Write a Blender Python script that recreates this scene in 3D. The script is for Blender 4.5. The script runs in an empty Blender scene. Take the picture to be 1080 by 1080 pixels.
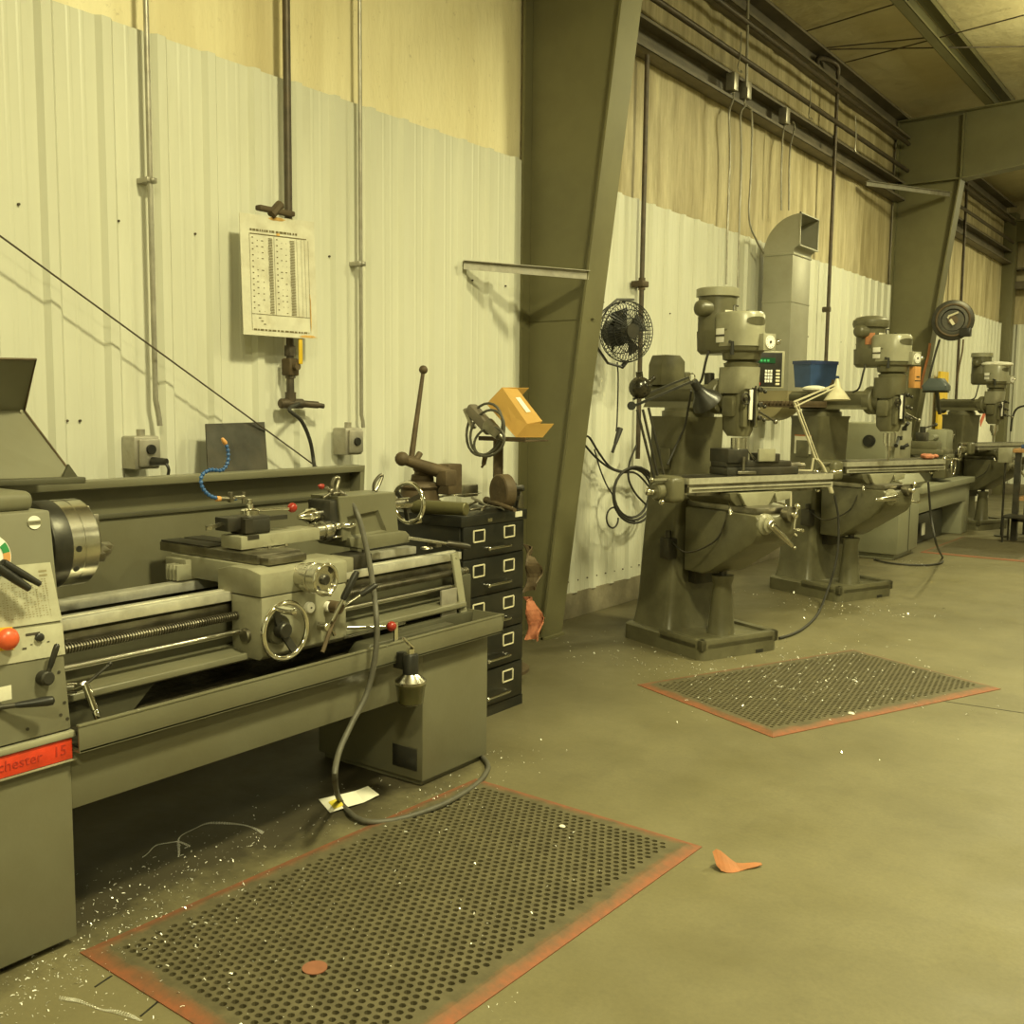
import bpy, bmesh, math, random
from mathutils import Vector, Matrix, noise as mn
random.seed(7)
PI=math.pi
SC=bpy.context.scene
COL=SC.collection
V=Vector
# ------------------------------------------------------------------ camera
F_PX=1080.0; PITCH=.104; ROLL=.011; YAW=.631; H=1.354
FW=V((-math.sin(YAW)*math.cos(PITCH), math.cos(YAW)*math.cos(PITCH), -math.sin(PITCH)))
R0=V((math.cos(YAW),math.sin(YAW),0)); U0=R0.cross(FW)
RT=math.cos(ROLL)*R0+math.sin(ROLL)*U0; UP=-math.sin(ROLL)*R0+math.cos(ROLL)*U0
EYE=V((0,0,H))
cd=bpy.data.cameras.new('camera'); cam=bpy.data.objects.new('camera',cd); COL.objects.link(cam)
cd.sensor_width=36; cd.lens=36*F_PX/1080; cd.clip_start=.05; cd.clip_end=100
M=Matrix.Identity(4)
for i in range(3): M[i][0]=RT[i]; M[i][1]=UP[i]; M[i][2]=-FW[i]; M[i][3]=EYE[i]
cam.matrix_world=M
SC.camera=cam
def W(u,v,x=None,y=None,z=None):
    """the point of a real plane (x=, y= or z=) that is seen at u,v of the photograph"""
    d=FW+(u-540)/F_PX*RT-(v-540)/F_PX*UP
    if x is not None: t=x/d.x
    elif y is not None: t=y/d.y
    else: t=(z-H)/d.z
    return EYE+d*t
# ------------------------------------------------------------------ materials
def mat(name,col,rough=.6,metal=0.0,var=.12,scale=6.0,bump=0.0,bscale=40.0,dirt=None,dirt_amt=0.0,dscale=3.0,spec=.5,coat=0):
    m=bpy.data.materials.new(name); m.use_nodes=True
    n=m.node_tree.nodes; l=m.node_tree.links; b=n['Principled BSDF']
    b.inputs['Roughness'].default_value=rough; b.inputs['Metallic'].default_value=metal
    b.inputs['Specular IOR Level'].default_value=spec
    if coat: b.inputs['Coat Weight'].default_value=coat
    tc=n.new('ShaderNodeTexCoord')
    ns=n.new('ShaderNodeTexNoise'); ns.inputs['Scale'].default_value=scale; ns.inputs['Detail'].default_value=6
    l.new(tc.outputs['Object'],ns.inputs['Vector'])
    r=n.new('ShaderNodeValToRGB'); r.color_ramp.elements[0].position=.3; r.color_ramp.elements[1].position=.7
    c=V(col)
    r.color_ramp.elements[0].color=(*[max(0,k*(1-var)) for k in c],1); r.color_ramp.elements[1].color=(*[min(1,k*(1+var)) for k in c],1)
    l.new(ns.outputs['Fac'],r.inputs['Fac'])
    out=r.outputs['Color']
    if dirt:
        nd=n.new('ShaderNodeTexNoise'); nd.inputs['Scale'].default_value=dscale; nd.inputs['Detail'].default_value=9; nd.inputs['Roughness'].default_value=.65
        l.new(tc.outputs['Object'],nd.inputs['Vector'])
        rr=n.new('ShaderNodeMapRange'); rr.inputs['From Min'].default_value=.45; rr.inputs['From Max'].default_value=.75; rr.inputs['To Max'].default_value=dirt_amt
        l.new(nd.outputs['Fac'],rr.inputs['Value'])
        mx=n.new('ShaderNodeMix'); mx.data_type='RGBA'
        l.new(rr.outputs[0],mx.inputs[0]); l.new(out,mx.inputs[6]); mx.inputs[7].default_value=(*dirt,1)
        out=mx.outputs[2]
    l.new(out,b.inputs['Base Color'])
    if bump:
        nb=n.new('ShaderNodeTexNoise'); nb.inputs['Scale'].default_value=bscale; nb.inputs['Detail'].default_value=5
        l.new(tc.outputs['Object'],nb.inputs['Vector'])
        bp=n.new('ShaderNodeBump'); bp.inputs['Strength'].default_value=bump; bp.inputs['Distance'].default_value=.01
        l.new(nb.outputs['Fac'],bp.inputs['Height']); l.new(bp.outputs['Normal'],b.inputs['Normal'])
    return m
DK=(.03,.026,.014)
G={}
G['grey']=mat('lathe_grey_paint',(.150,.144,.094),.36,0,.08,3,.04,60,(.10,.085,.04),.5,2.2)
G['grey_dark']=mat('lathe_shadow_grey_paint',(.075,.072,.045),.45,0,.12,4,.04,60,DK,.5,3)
G['grey_panel']=mat('headstock_panel_paint',(.185,.18,.125),.4,0,.06,4,0,10,(.12,.10,.05),.4,3)
G['mill']=mat('mill_grey_green_paint',(.125,.117,.068),.36,0,.16,5,.08,50,DK,.65,3)
G['mill_light']=mat('mill_light_grey_paint',(.30,.29,.205),.32,0,.12,6,.05,50,(.10,.08,.04),.5,4)
G['steel']=mat('bright_steel',(.62,.60,.52),.24,1,.12,14,.03,90,(.10,.08,.04),.35,9)
G['steel_dirty']=mat('oily_steel',(.34,.32,.26),.36,1,.25,10,.06,60,(.05,.04,.02),.7,6)
G['steel_dark']=mat('blackened_steel',(.06,.058,.048),.4,.6,.3,12,.05,60,(.12,.09,.05),.4,8)
G['ground']=mat('ground_steel_sheen',(.66,.64,.53),.36,.65,.10,40,.03,120,(.14,.12,.07),.35,7)
G['way']=mat('polished_way_steel',(.78,.76,.66),.3,.6,.10,30,.03,120,(.2,.17,.1),.4,8)
G['estop']=mat('orange_red_plastic',(.62,.10,.035),.35)
G['plate']=mat('engraved_plate',(.50,.49,.37),.5,.1,.08,14,0,10,(.25,.20,.11),.4,12)
G['disc']=mat('dusty_orange_disc',(.24,.095,.05),.8,0,.12,30)
G['pan']=mat('oily_chip_pan_floor',(.025,.021,.012),.5,.2,.5,30,.3,90,(.12,.10,.06),.5,40)
G['chrome']=mat('chrome',(.8,.78,.7),.12,1,.05,10)
G['black']=mat('black_plastic',(.018,.018,.016),.35,0,.2,8,0,10,(.07,.06,.03),.3,8)
G['black_paint']=mat('black_cabinet_paint',(.013,.0135,.011),.30,0,.25,5,.02,60,(.07,.058,.03),.3,5)
G['rubber']=mat('black_rubber',(.03,.028,.022),.6,0,.2,8,.1,80)
G['hose']=mat('grey_rubber_hose',(.085,.08,.06),.55,0,.2,20,.1,80)
G['red']=mat('red_plastic',(.30,.028,.018),.25,0,.1,10)
G['redplate']=mat('red_nameplate_enamel',(.66,.052,.02),.4,0,.12,30,.05,60,(.30,.06,.02),.4,20)
G['yellow']=mat('yellow_plastic',(.75,.5,.03),.4,0,.1,10)
G['orange']=mat('orange_plastic',(.60,.30,.10),.4,0,.1,10)
G['blue']=mat('blue_plastic',(.035,.075,.19),.4,0,.15,10)
G['blue_hose']=mat('blue_hose_plastic',(.03,.10,.28),.4,0,.15,10)
G['white']=mat('white_enamel',(.82,.80,.72),.4,0,.06,10)
G['ivory']=mat('ivory_enamel',(.62,.58,.42),.4,0,.1,10,0,10,(.3,.22,.1),.4,9)
G['cream_label']=mat('cream_label',(.66,.64,.52),.5,0,.08,14,0,10,(.35,.28,.15),.35,12)
G['ink']=mat('printed_ink',(.06,.05,.035),.6,0,.1,10)
G['ink_soft']=mat('faded_ink',(.30,.26,.15),.6,0,.2,30)
G['rust']=mat('rusty_brown_steel',(.105,.075,.04),.65,.2,.3,14,.15,60,(.05,.03,.015),.5,10)
G['rust_stain']=mat('rust_stain',(.55,.33,.10),.7,0,.3,30)
G['gpipe']=mat('galvanised_pipe',(.42,.40,.34),.4,.6,.15,20,.03,60,(.2,.16,.09),.5,9)
G['bpipe']=mat('dark_iron_pipe',(.085,.07,.05),.5,.4,.25,20,.06,60,(.16,.10,.05),.4,9)
G['beam']=mat('beam_primer_paint',(.150,.140,.070),.5,0,.10,1.2,.03,30,(.09,.08,.04),.6,1.6)
G['beam_light']=mat('beam_flange_paint',(.20,.185,.12),.45,0,.12,2,.03,30,(.10,.08,.05),.6,3)
G['girt']=mat('girt_primer',(.15,.13,.095),.55,.1,.2,3,.03,30,(.28,.24,.17),.5,5)
G['duct']=mat('galvanised_duct',(.40,.39,.31),.42,.35,.10,2.5,.02,30,(.26,.24,.15),.5,3)
G['concrete']=mat('concrete_curb',(.20,.175,.115),.85,0,.2,8,.3,40,(.09,.07,.04),.6,5)
G['cardboard']=mat('orange_cardboard',(.52,.31,.08),.75,0,.08,9,.04,60,(.38,.19,.04),.4,6)
G['cloth_orange']=mat('orange_shop_cloth',(.36,.12,.06),.85,0,.3,22,.3,70,(.7,.35,.2),.4,18)
G['leather']=mat('orange_leather_scrap',(.36,.145,.055),.6,0,.15,18,.1,70,(.42,.11,.03),.5,12)
G['paper']=mat('paper',(.80,.78,.66),.8,0,.05,12)
G['paper_yellow']=mat('yellow_print',(.72,.60,.06),.7,0,.1,12)
G['chips']=mat('metal_chips',(.95,.93,.85),.3,.35,.1,60)
G['wood']=mat('bench_wood',(.34,.19,.08),.7,0,.25,9,.1,50)
G['foil']=mat('insulation_foil',(.5,.47,.36),.5,.3,.2,9,.2,20)
G['screen_blue']=mat('dark_blue_panel',(.03,.05,.14),.35,0,.2,6)
G['lens_green']=mat('green_digits',(.04,.30,.10),.4,0,.1,6)
G['lens_green'].node_tree.nodes['Principled BSDF'].inputs['Emission Color'].default_value=(.1,.9,.3,1)
G['lens_green'].node_tree.nodes['Principled BSDF'].inputs['Emission Strength'].default_value=.08
G['green']=mat('green_enamel',(.04,.25,.08),.4)
G['dimgreen']=mat('dim_green_display',(.01,.06,.025),.3)
# ------------------------------------------------------------------ mesh builder
class MB:
    def __init__(s): s.b=bmesh.new()
    def _add(s,vs,fs):
        vv=[s.b.verts.new(v) for v in vs]
        for f in fs:
            try: s.b.faces.new([vv[i] for i in f])
            except ValueError: pass
        return vv
    def box(s,lo,hi,bev=0.0,M=None,seg=2):
        t=bmesh.new()
        lo=V(lo);hi=V(hi)
        bmesh.ops.create_cube(t,size=1)
        for v in t.verts:
            v.co=V([(lo[i]+hi[i])/2+v.co[i]*(hi[i]-lo[i]) for i in range(3)])
        if bev: bmesh.ops.bevel(t,geom=t.edges[:],offset=bev,segments=seg,profile=.5,affect='EDGES',clamp_overlap=True)
        if M: bmesh.ops.transform(t,matrix=M,verts=t.verts)
        s._merge(t); return s
    def _merge(s,t):
        vv={}
        for v in t.verts: vv[v]=s.b.verts.new(v.co)
        for f in t.faces:
            try: s.b.faces.new([vv[v] for v in f.verts])
            except ValueError: pass
        t.free()
    def loft(s,rings,cap=True,closed=True):
        rr=[[s.b.verts.new(p) for p in r] for r in rings]
        n=len(rr[0])
        for a,b in zip(rr,rr[1:]):
            for i in range(n if closed else n-1):
                j=(i+1)%n
                try: s.b.faces.new([a[i],a[j],b[j],b[i]])
                except ValueError: pass
        if cap and closed:
            for r in (rr[0][::-1],rr[-1]):
                try: s.b.faces.new(r)
                except ValueError: pass
        return s
    def lathe(s,p0,axis,prof,seg=24):
        """prof: list of (dist along axis, radius)"""
        a=V(axis).normalized(); u=a.orthogonal().normalized(); w=a.cross(u); p0=V(p0)
        rings=[[p0+a*d+(u*math.cos(2*PI*k/seg)+w*math.sin(2*PI*k/seg))*max(r,1e-4) for k in range(seg)] for d,r in prof]
        return s.loft(rings)
    def cyl(s,p0,p1,r,r1=None,seg=20,bev=0):
        p0=V(p0);p1=V(p1);L=(p1-p0).length
        r1=r if r1 is None else r1
        if bev: return s.lathe(p0,p1-p0,[(0,r-bev),(bev,r),(L-bev,r1),(L,r1-bev)],seg)
        return s.lathe(p0,p1-p0,[(0,r),(L,r1)],seg)
    def sphere(s,c,r,seg=16,sc=(1,1,1)):
        n=seg//2
        t=bmesh.new(); bmesh.ops.create_uvsphere(t,u_segments=seg,v_segments=n,radius=r)
        for v in t.verts: v.co=V(c)+V((v.co.x*sc[0],v.co.y*sc[1],v.co.z*sc[2]))
        s._merge(t); return s
    def torus(s,c,axis,R,r,seg=40,ms=10,a0=0,a1=2*PI):
        a=V(axis).normalized(); u=a.orthogonal().normalized(); w=a.cross(u); c=V(c)
        full=abs(a1-a0-2*PI)<1e-6
        rings=[]
        N=seg if full else seg+1
        for k in range(N):
            t=a0+(a1-a0)*k/seg; d=u*math.cos(t)+w*math.sin(t)
            rings.append([c+d*R+(d*math.cos(2*PI*j/ms)+a*math.sin(2*PI*j/ms))*r for j in range(ms)])
        if full: rings.append(rings[0]); 
        rr=[[s.b.verts.new(p) for p in q] for q in (rings[:-1] if full else rings)]
        m=len(rr)
        for i in range(m if full else m-1):
            A=rr[i];B=rr[(i+1)%m]
            for j in range(ms):
                jj=(j+1)%ms
                try: s.b.faces.new([A[j],A[jj],B[jj],B[j]])
                except ValueError: pass
        return s
    def tube(s,pts,r,seg=8,smooth=0,rr=None):
        P=[V(p) for p in pts]
        if smooth: P=spline(P,smooth)
        rings=[]; up=None
        for i,p in enumerate(P):
            t=(P[min(i+1,len(P)-1)]-P[max(i-1,0)])
            if t.length<1e-7: continue
            t.normalize()
            if up is None: up=t.orthogonal().normalized()
            up=(up-t*up.dot(t))
            up=up.normalized() if up.length>1e-5 else t.orthogonal().normalized()
            w=t.cross(up)
            q=r if rr is None else rr(i/(len(P)-1))
            rings.append([p+(up*math.cos(2*PI*k/seg)+w*math.sin(2*PI*k/seg))*q for k in range(seg)])
        return s.loft(rings)
    def prism(s,poly,axis,lo,hi,bev=0):
        """poly of 2D points in the plane perpendicular to axis (x: (y,z), y: (x,z), z: (x,y))"""
        def P(p,h):
            return {'x':V((h,p[0],p[1])),'y':V((p[0],h,p[1])),'z':V((p[0],p[1],h))}[axis]
        t=bmesh.new()
        a=[t.verts.new(P(p,lo)) for p in poly]; b=[t.verts.new(P(p,hi)) for p in poly]
        t.faces.new(a[::-1]); t.faces.new(b)
        n=len(poly)
        for i in range(n): t.faces.new([a[i],a[(i+1)%n],b[(i+1)%n],b[i]])
        bmesh.ops.recalc_face_normals(t,faces=t.faces)
        if bev: bmesh.ops.bevel(t,geom=t.edges[:],offset=bev,segments=2,profile=.5,affect='EDGES',clamp_overlap=True)
        s._merge(t); return s
    def quad(s,a,b,c,d,th=0.0):
        """a sheet with thickness th"""
        a,b,c,d=map(V,(a,b,c,d)); n=(b-a).cross(d-a).normalized()*th
        if th==0: s._add([a,b,c,d],[(0,1,2,3)]); return s
        s._add([a,b,c,d,a-n,b-n,c-n,d-n],[(0,1,2,3),(7,6,5,4),(0,4,5,1),(1,5,6,2),(2,6,7,3),(3,7,4,0)]); return s
    def bar(s,p0,p1,w,h,up=(0,0,1),bev=0):
        p0=V(p0);p1=V(p1);d=(p1-p0);L=d.length;d.normalize();u=V(up);sd=d.cross(u).normalized();u=sd.cross(d)
        M=Matrix.Identity(4)
        for i in range(3): M[i][0]=d[i];M[i][1]=sd[i];M[i][2]=u[i];M[i][3]=p0[i]
        return s.box((0,-w/2,-h/2),(L,w/2,h/2),bev,M)
def spline(P,n):
    out=[]
    Q=[P[0]*2-P[1]]+P+[P[-1]*2-P[-2]]
    for i in range(1,len(Q)-2):
        a,b,c,d=Q[i-1],Q[i],Q[i+1],Q[i+2]
        for k in range(n):
            t=k/n
            out.append(.5*((2*b)+(c-a)*t+(2*a-5*b+4*c-d)*t*t+(3*b-a-3*c+d)*t**3))
    out.append(P[-1]); return out
def finish(me,ang=38):
    for p in me.polygons: p.use_smooth=True
    me.set_sharp_from_angle(angle=math.radians(ang))
GR={'conduit':'conduits on the wall','pipe':'steel pipes along the wall','hanger':'wire pipe hangers','wire':'wire drops from the girt','outlet':'outlet boxes on the wall','mat':'perforated floor mats','milling machine':'milling machines along the wall','lathe':'engine lathes along the wall','metal chips':None,'swarf':'curly metal shavings'}
def obj(name,mb,m,parent=None,world=False,label=None,cat=None,group=None,kind=None,ang=38):
    b=mb.b
    bmesh.ops.recalc_face_normals(b,faces=b.faces)
    me=bpy.data.meshes.new(name)
    o=bpy.data.objects.new(name,me); COL.objects.link(o)
    if parent is None:
        xs=[v.co for v in b.verts]
        c=V((sum((min(p[i] for p in xs),max(p[i] for p in xs)))/2 for i in range(2))) if False else None
        mn_=[min(p[i] for p in xs) for i in range(3)]; mx_=[max(p[i] for p in xs) for i in range(3)]
        c=V(((mn_[0]+mx_[0])/2,(mn_[1]+mx_[1])/2,mn_[2]))
        for v in b.verts: v.co-=c
        o.location=c
    else:
        o.parent=parent
        if world:
            off=world_of(parent).inverted()
            bmesh.ops.transform(b,matrix=off,verts=b.verts)
    b.to_mesh(me); b.free()
    if isinstance(m,str): m=G[m]
    me.materials.append(m); finish(me,ang)
    if label: o['label']=label
    if cat: o['category']=cat
    if group is None and parent is None: group=GR.get(cat)
    if group: o['group']=group
    if kind: o['kind']=kind
    return o
def world_of(o):
    m=Matrix.Translation(o.location)@o.rotation_euler.to_matrix().to_4x4()
    return (world_of(o.parent)@m) if o.parent else m
def thing(name,label,cat,loc=(0,0,0),rz=0,group=None):
    o=bpy.data.objects.new(name,None); COL.objects.link(o); o.empty_display_size=.1
    o.location=loc; o.rotation_euler=(0,0,rz); o['label']=label; o['category']=cat
    group=group or GR.get(cat)
    if group: o['group']=group
    return o
def copy_tree(o,parent=None):
    c=o.copy(); COL.objects.link(c)
    if parent: c.parent=parent
    for ch in [k for k in bpy.data.objects if k.parent==o]: copy_tree(ch,c)
    return c
def text(name,body,size,M,m,parent,depth=.0008,world=True):
    cu=bpy.data.curves.new(name,'FONT'); cu.body=body; cu.size=size; cu.extrude=depth; cu.align_x='CENTER'; cu.align_y='CENTER'; cu.resolution_u=2
    o=bpy.data.objects.new('tmp',cu); COL.objects.link(o)
    dg=bpy.context.evaluated_depsgraph_get(); me=bpy.data.meshes.new_from_object(o.evaluated_get(dg))
    bpy.data.objects.remove(o)
    me.name=name
    if parent is not None and world: M=world_of(parent).inverted()@M
    me.transform(M); me.materials.clear(); me.materials.append(G[m] if isinstance(m,str) else m)
    t=bpy.data.objects.new(name,me); COL.objects.link(t)
    if parent is not None: t.parent=parent
    return t
def face_mat(origin,right,up):
    r=V(right).normalized();u=V(up).normalized();n=r.cross(u)
    M=Matrix.Identity(4)
    for i in range(3): M[i][0]=r[i];M[i][1]=u[i];M[i][2]=n[i];M[i][3]=origin[i]
    return M
exec_parts=[]
# ------------------------------------------------------------------ the building
XW=-3.5; PZ=2.735; YE=18.3; YB=-4.0; XR=8.5
def nodes_of(name,rough=.8):
    m=bpy.data.materials.new(name); m.use_nodes=True
    n=m.node_tree.nodes; l=m.node_tree.links
    n['Principled BSDF'].inputs['Roughness'].default_value=rough
    return m,n,l,n['Principled BSDF']
def noise_node(n,l,src,scale,detail=6,rough=.6,sc=None):
    t=n.new('ShaderNodeTexNoise'); t.inputs['Scale'].default_value=scale; t.inputs['Detail'].default_value=detail; t.inputs['Roughness'].default_value=rough
    if sc:
        mp=n.new('ShaderNodeMapping'); mp.inputs['Scale'].default_value=sc; l.new(src,mp.inputs['Vector']); src=mp.outputs[0]
    l.new(src,t.inputs['Vector']); return t.outputs['Fac']
def rng(n,l,src,a,b,c=0,d=1):
    r=n.new('ShaderNodeMapRange'); r.inputs['From Min'].default_value=a; r.inputs['From Max'].default_value=b; r.inputs['To Min'].default_value=c; r.inputs['To Max'].default_value=d
    l.new(src,r.inputs['Value']); return r.outputs[0]
def mixc(n,l,f,a,b):
    x=n.new('ShaderNodeMix'); x.data_type='RGBA'
    if isinstance(f,float): x.inputs[0].default_value=f
    else: l.new(f,x.inputs[0])
    for k,c in ((6,a),(7,b)):
        if isinstance(c,tuple): x.inputs[k].default_value=(*c,1)
        else: l.new(c,x.inputs[k])
    return x.outputs[2]
def bumpn(n,l,b,h,st,dist=.01):
    p=n.new('ShaderNodeBump'); p.inputs['Strength'].default_value=st; p.inputs['Distance'].default_value=dist
    l.new(h,p.inputs['Height']); l.new(p.outputs['Normal'],b.inputs['Normal'])
def geo(n): return n.new('ShaderNodeNewGeometry').outputs['Position']
# liner panel: off-white painted steel with faint streaks and grime
m,n,l,b=nodes_of('liner_panel_paint',.42); p=geo(n)
c=mixc(n,l,rng(n,l,noise_node(n,l,p,2.2,8,.6,(1,1,.25)),.35,.7),(.68,.678,.575),(.61,.605,.50))
c=mixc(n,l,rng(n,l,noise_node(n,l,p,9,8,.7,(1,1,.10)),.55,.85,0,.35),c,(.38,.35,.25))
l.new(c,b.inputs['Base Color']); G['panel']=m
m,n,l,b=nodes_of('insulation_facing',.6); p=geo(n)
c=mixc(n,l,rng(n,l,noise_node(n,l,p,1.1,6,.6,(1,1,.5)),.3,.7),(.92,.84,.58),(.76,.67,.41))
sx=n.new('ShaderNodeSeparateXYZ'); l.new(p,sx.inputs[0])
far=rng(n,l,sx.outputs[1],4.6,6.2,0,1)
streak=rng(n,l,noise_node(n,l,p,7,9,.7,(1,1,.14)),.34,.60,.35,.95)
mm=n.new('ShaderNodeMath'); mm.operation='MULTIPLY'; l.new(far,mm.inputs[0]); l.new(streak,mm.inputs[1])
c=mixc(n,l,rng(n,l,noise_node(n,l,p,2.6,5,.6,(1,1,.05)),.45,.70,0,.6),c,(.52,.42,.22))
c=mixc(n,l,mm.outputs[0],c,(.33,.27,.145))
c=mixc(n,l,rng(n,l,noise_node(n,l,p,26,7,.75),.60,.74,0,.55),c,(.26,.19,.09))
l.new(c,b.inputs['Base Color']); bumpn(n,l,b,noise_node(n,l,p,5,5,.6,(1,1,.3)),.35,.05); G['insul']=m
m,n,l,b=nodes_of('ceiling_insulation_facing',.55); p=geo(n)
c=mixc(n,l,rng(n,l,noise_node(n,l,p,1.3,6,.6),.3,.7),(.62,.56,.36),(.50,.43,.25))
l.new(c,b.inputs['Base Color']); bumpn(n,l,b,noise_node(n,l,p,2.5,4,.6),.5,.08); G['ceil']=m
# floor: sealed concrete, mottled, darker under and around the machines
m,n,l,b=nodes_of('sealed_concrete_floor',.6); p=geo(n)
c=mixc(n,l,rng(n,l,noise_node(n,l,p,1.6,9,.62),.3,.72),(.182,.162,.086),(.120,.106,.053))
c=mixc(n,l,rng(n,l,noise_node(n,l,p,14,8,.7),.52,.75,0,.30),c,(.075,.066,.038))
c=mixc(n,l,rng(n,l,noise_node(n,l,p,70,6,.75),.40,.66,0,.35),c,(.085,.076,.042))
c=mixc(n,l,rng(n,l,noise_node(n,l,p,.45,4,.6),.45,.7,0,.5),c,(.21,.185,.096))
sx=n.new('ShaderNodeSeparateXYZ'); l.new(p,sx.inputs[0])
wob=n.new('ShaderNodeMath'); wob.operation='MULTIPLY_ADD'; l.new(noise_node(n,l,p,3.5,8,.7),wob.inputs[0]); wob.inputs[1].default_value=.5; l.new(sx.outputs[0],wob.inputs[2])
lathe_dark=rng(n,l,wob.outputs[0],-1.98,-2.12,0,.93)
lathe_span=rng(n,l,sx.outputs[1],2.75,3.25,1,0)
o2=n.new('ShaderNodeMath'); o2.operation='MULTIPLY'; l.new(lathe_dark,o2.inputs[0]); l.new(lathe_span,o2.inputs[1])
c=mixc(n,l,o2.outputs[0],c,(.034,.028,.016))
wall_dark=rng(n,l,wob.outputs[0],-1.9,-2.7,0,.6)
c=mixc(n,l,wall_dark,c,(.05,.042,.022))
l.new(c,b.inputs['Base Color'])
l.new(rng(n,l,noise_node(n,l,p,3,6,.6),.3,.7,.42,.68),b.inputs['Roughness'])
bumpn(n,l,b,noise_node(n,l,p,60,5,.6),.12,.004); G['floor']=m
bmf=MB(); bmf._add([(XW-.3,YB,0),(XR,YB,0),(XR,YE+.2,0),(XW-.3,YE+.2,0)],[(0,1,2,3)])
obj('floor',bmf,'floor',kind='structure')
# saw cut in the slab
def ribbed(along,fixed,a,b,z0,z1,side,ph=2.015,pitch=.2298):
    """ribbed liner sheet: extruded profile; along: 'y' or 'x'"""
    pts=[]
    k0=int((a-ph)/pitch)-2; k1=int((b-ph)/pitch)+2
    for k in range(k0,k1):
        c=ph+k*pitch
        for d,h in ((-.036,0),(-.020,.022),(.016,.022),(.036,0),(.082,0),(.088,.0018),(.096,.0018),(.102,0),(.132,0),(.138,.0018),(.146,.0018),(.152,0)):
            q=c+d
            if a<=q<=b: pts.append((q,h))
    P0=[(fixed+side*h,q,z0) if along=='y' else (q,fixed+side*h,z0) for q,h in pts]
    P1=[(x,y,z1) for x,y,z in P0]
    mb=MB(); n_=len(P0)
    mb._add(P0+P1,[(i,i+1,n_+i+1,n_+i) for i in range(n_-1)])
    return mb
def flat_normals(o):
    for p_ in o.data.polygons: p_.use_smooth=False
o=obj('wall_left',ribbed('y',XW,YB,YE,.165,PZ,1),'panel',kind='structure'); flat_normals(o)
o=obj('wall_end',ribbed('x',YE,XW,XR,.165,PZ,-1,ph=-3.3,pitch=.3),'panel',kind='structure'); flat_normals(o)
def sheet(along,fixed,a,b,z0,z1,side,step=.12,amp=.02):
    mb=MB(); nu=int((b-a)/step); nv=max(2,int((z1-z0)/.2))
    vs=[]
    for j in range(nv+1):
        for i in range(nu+1):
            q=a+(b-a)*i/nu; z=z0+(z1-z0)*j/nv
            h=amp*(mn.noise(V((q*2.2,z*.6,3)))+.6*mn.noise(V((q*6,z*.9,9))))*math.sin(PI*j/nv)**.4 if amp else 0
            h-=.02*(abs((q/1.22)%1-.5)>.485)
            vs.append((fixed+side*h,q,z) if along=='y' else (q,fixed+side*h,z))
    w=nu+1
    mb._add(vs,[(j*w+i,j*w+i+1,(j+1)*w+i+1,(j+1)*w+i) for j in range(nv) for i in range(nu)])
    return mb
obj('wall_upper',sheet('y',XW-.035,YB,YE,PZ-.02,4.80,1),'insul',kind='structure',ang=60)
obj('wall_end_upper',sheet('x',YE+.035,XW-.1,XR,PZ-.02,5.3,-1,.3),'insul',kind='structure',ang=60)
mb=MB(); mb.quad((XR,YB,0),(XR,YE,0),(XR,YE,5.3),(XR,YB,5.3)); obj('wall_right',mb,'panel',kind='structure')
mb=MB(); mb.quad((XW,YB,0),(XR,YB,0),(XR,YB,5.3),(XW,YB,5.3)); obj('wall_back',mb,'panel',kind='structure')
ZC=lambda x: 4.72+.03*(x+3.5)
mb=MB(); vs=[]; nx,ny=60,110
for j in range(ny+1):
    for i in range(nx+1):
        x=XW-.1+(XR-XW+.2)*i/nx; y=YB+(YE-YB+.1)*j/ny
        vs.append((x,y,ZC(x)-.035*math.sin(PI*((x-(-2.56))/1.5%1))**2*(.8+.6*mn.noise(V((x,y*1.4,0))))))
mb._add(vs,[(j*(nx+1)+i,j*(nx+1)+i+1,(j+1)*(nx+1)+i+1,(j+1)*(nx+1)+i) for j in range(ny) for i in range(nx)])
obj('ceiling',mb,'ceil',kind='structure',ang=80)
mb=MB(); mb.box((XW-.05,YB,0),(XW+.012,YE,.166),.004); obj('baseboard_left',mb,'concrete',kind='structure')
mb=MB(); mb.box((XW,YE-.012,0),(XR,YE+.05,.166),.004); obj('baseboard_end',mb,'concrete',kind='structure')
tn=[0]
def trim(mb,m,ang=38):
    tn[0]+=1; return obj('trim_%d'%tn[0],mb,m,kind='structure',ang=ang)
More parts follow.
